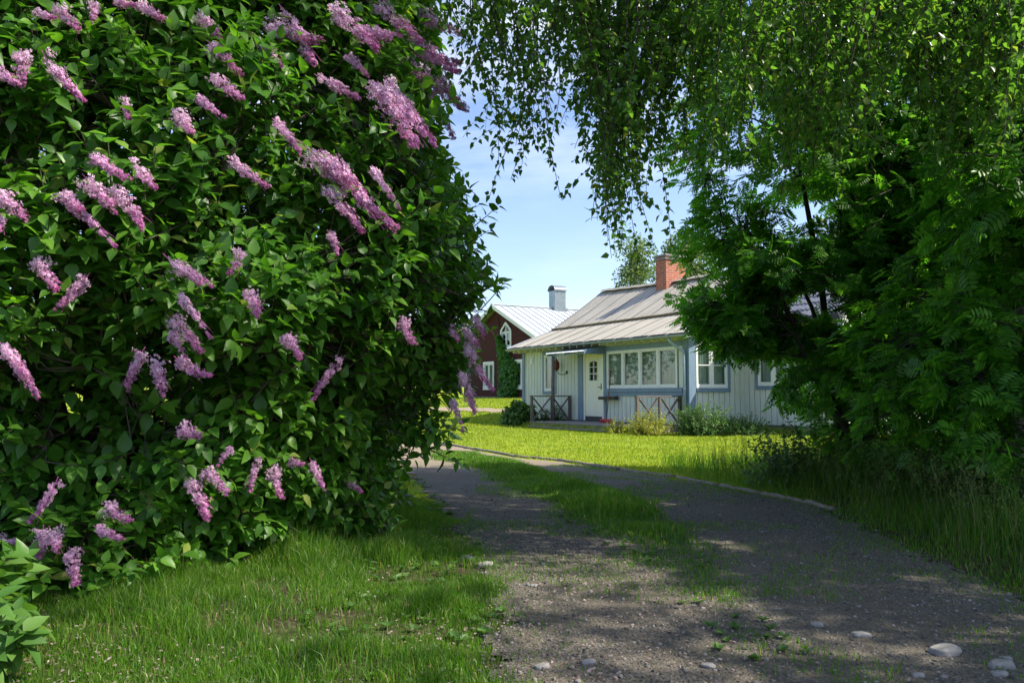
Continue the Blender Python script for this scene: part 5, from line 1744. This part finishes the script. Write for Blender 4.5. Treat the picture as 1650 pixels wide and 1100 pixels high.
# right verge: tall
x, y = scatter(120000, 2.2, 6.5, 2.4, 12.0)
sd = sdist(x, y, DRIVE)
den = (0.35 + 0.9 * (n2(x, y, 1.5, 91) - 0.2)) * sstep(-0.1, 0.15, sd + 0.3 * (n2(x, y, 4, 92) - 0.5)) * (1 - 0.75 * sstep(8.8, 10.5, y) * (1 - sstep(3.0, 3.6, x)))
k = (rng.random(len(x)) < den) & (sd > -0.12)
x, y, sd = x[k], y[k], sd[k]
hgt = (0.04 + 0.34 * sstep(0.1, 0.9, sd) * (0.05 + 1.3 * n2(x, y, 1.5, 93))) * (0.35 + 0.85 * rng.random(len(x)))
gb.add(blades(x, y, hgt, rng.uniform(0.004, 0.007, len(x)), 0.55))
gg = gb.build('grass', M['grass'])
tag(gg, 'rough green grass on the verges and down the middle of the drive', 'grass', kind='stuff')
# lawn
gl = GB()
x, y = scatter(430000, -6, 12, 7.0, 27)
k = rng.random(len(x)) < np.interp(y, [7, 10, 16, 27], [1, 0.9, 0.5, 0.32])
x, y = x[k], y[k]
lm = lawn_mask(x, y)
sd = sdist(x, y, DRIVE)
# not inside the cottage or its deck
c_, s_ = math.cos(-CRZ), math.sin(-CRZ)
lx_, ly_ = (x - CO.x) * c_ - (y - CO.y) * s_, (x - CO.x) * s_ + (y - CO.y) * c_
inh = ((lx_ > -9) & (lx_ < 0) & (ly_ > 0)) | ((lx_ > -5.9) & (lx_ < -0.1) & (ly_ > -1.6) & (ly_ < 0.1)) | ((lx_ > -0.1) & (lx_ < 3.2) & (ly_ > 2.1))
vis = (np.abs(x) < 0.72 * y + 1.0)
k = (rng.random(len(x)) < lm * (0.35 + 1.1 * sstep(0.25, 0.6, n2(x, y, 1.3, 96) * 0.6 + n2(x, y, 4.5, 97) * 0.4))) & (sd > 0.0 + 0.15 * n2(x, y, 5, 94)) & ~inh & vis
x, y = x[k], y[k]
hgt = rng.uniform(0.018, 0.055, len(x)) * (0.45 + 1.1 * n2(x, y, 1.7, 95))
gl.add(blades(x, y, hgt, np.interp(y, [7, 27], [0.007, 0.024]) * rng.uniform(0.6, 1.2, len(x)), 0.8))
x, y = scatter(60000, -14, 6, 26, 44)
lx_, ly_ = (x - CO.x) * c_ - (y - CO.y) * s_, (x - CO.x) * s_ + (y - CO.y) * c_
k = ~((lx_ > -9.3) & (ly_ > -0.1)) & (np.abs(y - np.interp(x, pth[:, 0], pth[:, 1])) > 0.8)
x, y = x[k], y[k]
gl.add(blades(x, y, rng.uniform(0.03, 0.08, len(x)), rng.uniform(0.025, 0.05, len(x)), 0.8))
# taller tufts along the walls
x, y = [], []
for k in range(2600):
    if random.random() < 0.5:
        q = cot_w(random.uniform(0.4, 3.4), 2.06 - abs(random.gauss(0, 0.12)), 0)
    else:
        q = cot_w(random.uniform(-6, -0.2), -1.64 - abs(random.gauss(0, 0.12)), 0)
    x.append(q.x); y.append(q.y)
x, y = np.array(x), np.array(y)
gl.add(blades(x, y, rng.uniform(0.05, 0.24, len(x)), rng.uniform(0.008, 0.016, len(x)), 0.6))
lw = gl.build('lawn_grass', M['lawn'])
tag(lw, 'bright short mown lawn before the cottage', 'grass', kind='stuff')

# seed heads / tall stalks on the right verge
q = NP()
n = 1200
x, y = scatter(n, 2.4, 5.2, 4.2, 10.5)
sd = sdist(x, y, DRIVE); k = sd > 0.15; x, y = x[k], y[k]; n = len(x)
z = gz(x, y); h = rng.uniform(0.3, 0.62, n)
a = np.stack([x, y, z], -1); b = a + np.stack([rng.normal(size=n) * 0.1, rng.normal(size=n) * 0.1, h], -1)
P = bez(a, (a + b) / 2 + rng.normal(size=a.shape) * 0.03, b, 6)
q.add(*tubes(P, np.full((n, 6), 0.0014), 3))
bp = np.repeat(P[:, 4:].reshape(-1, 3), 9, 0) + rng.normal(size=(n * 18, 3)) * [0.014, 0.014, 0.035]
q.add(*inst(T_SMALL[0], T_SMALL[1], bp, frames(rdir(len(bp)) + UP, rdir(len(bp))), np.full(len(bp), 0.014)))
sh = q.build('grass_stalks', leafmat('seed head', (0.07, 0.12, 0.03), (0.10, 0.15, 0.04), (0.17, 0.18, 0.07), 0.7, 0.3))
tag(sh, 'thin flowering grass stalks standing in the right verge', 'grass', kind='stuff')

# broad-leaved weeds
q = NP()
n = 420
x, y = scatter(n * 12, -3.0, 3.0, 2.6, 11)
sdm = sdist(x, y, MEDIAN); sdd = sdist(x, y, DRIVE)
k = ((sdm < 0.05) | ((sdd > -0.1) & (sdd < 0.9) & (x < 0.6))) & (n2(x, y, 1.4, 99) > 0.45)
x, y = x[k][:n], y[k][:n]
n = len(x); z = gz(x, y) + 0.012
for j in range(7):
    az = rng.uniform(0, 6.28, n)
    d = nrm(np.stack([np.cos(az), np.sin(az), 0.45 + 0.3 * rng.random(n)], -1))
    q.add(*inst(T_BIRCH[0] * [0.95, 1, 1], T_BIRCH[1], np.stack([x, y, z], -1), frames(d, UP + rng.normal(size=(n, 3)) * 0.25), rng.uniform(0.02, 0.055, n)))
wds = q.build('ground_weeds', M['weed_leaf'])
tag(wds, 'broad-leaved weeds scattered in the grass beside the tracks', 'weeds', kind='stuff')

# ------------------------------------------------------------------ gravel stones and litter
ico = np.array([(0, 0, 1), (0.85, 0, 0.35), (0.25, 0.8, 0.4), (-0.7, 0.5, 0.35), (-0.7, -0.5, 0.4), (0.3, -0.8, 0.35), (0.6, 0.5, -0.5), (-0.3, 0.8, -0.5), (-0.9, 0, -0.5), (-0.2, -0.8, -0.5), (0.7, -0.5, -0.5)], float)
icf = np.array([(0, 1, 2), (0, 2, 3), (0, 3, 4), (0, 4, 5), (0, 5, 1), (1, 6, 2), (2, 6, 7), (2, 7, 3), (3, 7, 8), (3, 8, 4), (4, 8, 9), (4, 9, 5), (5, 9, 10), (5, 10, 1), (1, 10, 6)])
q = NP()
x, y = scatter(120000, -0.6, 3.4, 2.3, 9.5)
sd = sdist(x, y, DRIVE)
den = np.interp(y, [2.4, 5, 9.5], [0.75, 0.45, 0.12]) * (0.25 + 1.1 * n2(x, y, 1.6, 101)) + 0.35 * np.exp(-((sd + 0.3) / 0.3) ** 2) * (x > 1.5)
k = (rng.random(len(x)) < den) & (sd < 0.1)
x, y = x[k], y[k]; n = len(x)
s = rng.lognormal(math.log(0.0036), 0.45, n)
s = np.minimum(s, 0.016)
fl_ = frames(nrm(rng.normal(size=(n, 3)) * [1, 1, 0.15]), UP + rng.normal(size=(n, 3)) * 0.2)
q.add(*inst(ico, icf, np.stack([x, y, gz(x, y) + 0.008 + s * 0.15], -1), fl_, np.stack([s * rng.uniform(0.7, 1.3, n), s * rng.uniform(0.8, 1.6, n), s * rng.uniform(0.5, 0.9, n)], -1)))
gv = q.build('gravel', M['pebble'])
tag(gv, 'loose grey gravel scattered on the drive', 'gravel', kind='stuff')
# litter: petals and dead leaves
q = NP()
x, y = scatter(14000, -3.6, 1.2, 2.4, 6.5)
k = rng.random(len(x)) < (0.3 + 0.7 * (n2(x, y, 1.2, 111) > 0.5)); x, y = x[k], y[k]; n = len(x)
q.add(*inst(T_SMALL[0], T_SMALL[1], np.stack([x, y, gz(x, y) + 0.02], -1), frames(rdir(n) * [1, 1, 0.2], UP + rng.normal(size=(n, 3)) * 0.4), rng.uniform(0.006, 0.022, n)))
lt = q.build('leaf_litter', leafmat('dry litter', (0.10, 0.07, 0.045), (0.20, 0.15, 0.11), (0.34, 0.26, 0.26), 0.8, 0.1))
tag(lt, 'dry leaves and fallen petals on the near left grass', 'litter', kind='stuff')

# larger single stones
import bmesh
def stone(px, py, wpx, hpx, label, seed, asp=0.68):
    g_ = ground_at(px, py)
    sc_ = g_[1] / F
    w, h = wpx * sc_ / 2, hpx * sc_ / 2
    bm = bmesh.new()
    bmesh.ops.create_icosphere(bm, subdivisions=3, radius=1.0)
    for v in bm.verts:
        c = np.array(v.co)
        f = 1 + 0.6 * (float(vnoise(c[None], 1.1, seed)[0]) - 0.5) + 0.34 * (float(vnoise(c[None], 3.1, seed)[0]) - 0.5)
        c = c * f
        c = np.clip(c, [-0.9, -0.9, -0.8], [0.85, 0.9, 0.72 + 0.25 * c[0] - 0.15 * c[1]])
        v.co = (c[0] * w, c[1] * w * asp, c[2] * h * 1.0)
    me = bpy.data.meshes.new('stone'); bm.to_mesh(me); bm.free()
    for p in me.polygons: p.use_smooth = True
    me.materials.append(M['stone'])
    o = bpy.data.objects.new('stone', me)
    o.location = (g_[0], g_[1], float(gz(g_[0], g_[1])) + 0.008 + h * 0.22)
    o.rotation_euler = (0, 0, random.uniform(-0.5, 0.5))
    col.objects.link(o)
    tag(o, label, 'stone', 'stones lying on the drive')
stone(1523, 1056, 52, 24, 'largest pale grey stone on the right track, lying alone', 1)
stone(1612, 1078, 46, 22, 'flat pale stone at the lower right, middle of three close together', 2)
stone(1622, 1066, 22, 12, 'small pale stone just behind the flat one at the lower right', 3)
stone(1612, 1092, 30, 14, 'pale stone nearest the lower right corner, in front of the flat one', 4)
stone(1480, 1094, 22, 10, 'small stone at the bottom edge left of the three-stone group', 5)
stone(1316, 1012, 22, 12, 'pale round stone where the middle grass thins out', 6)
stone(1388, 1028, 36, 12, 'tan flat stone right of the round stone behind the largest stone', 7)
stone(1142, 1077, 26, 12, 'light stone at the lower end of the middle grass strip', 8)
stone(874, 1078, 28, 12, 'light stone on the left track near the bottom edge', 9)
stone(948, 1070, 26, 12, 'grey stone on the left track right of the light one', 10)
stone(752, 902, 24, 12, 'pale stone at the left edge of the drive in the weeds', 11)
stone(782, 912, 30, 12, 'grey stone beside the pale one at the left drive edge', 12)
stone(1152, 1008, 14, 8, 'tiny grey stone in the middle grass strip', 13)
stone(858, 944, 20, 6, 'flat small stone in the sunlit patch of the left track', 14)
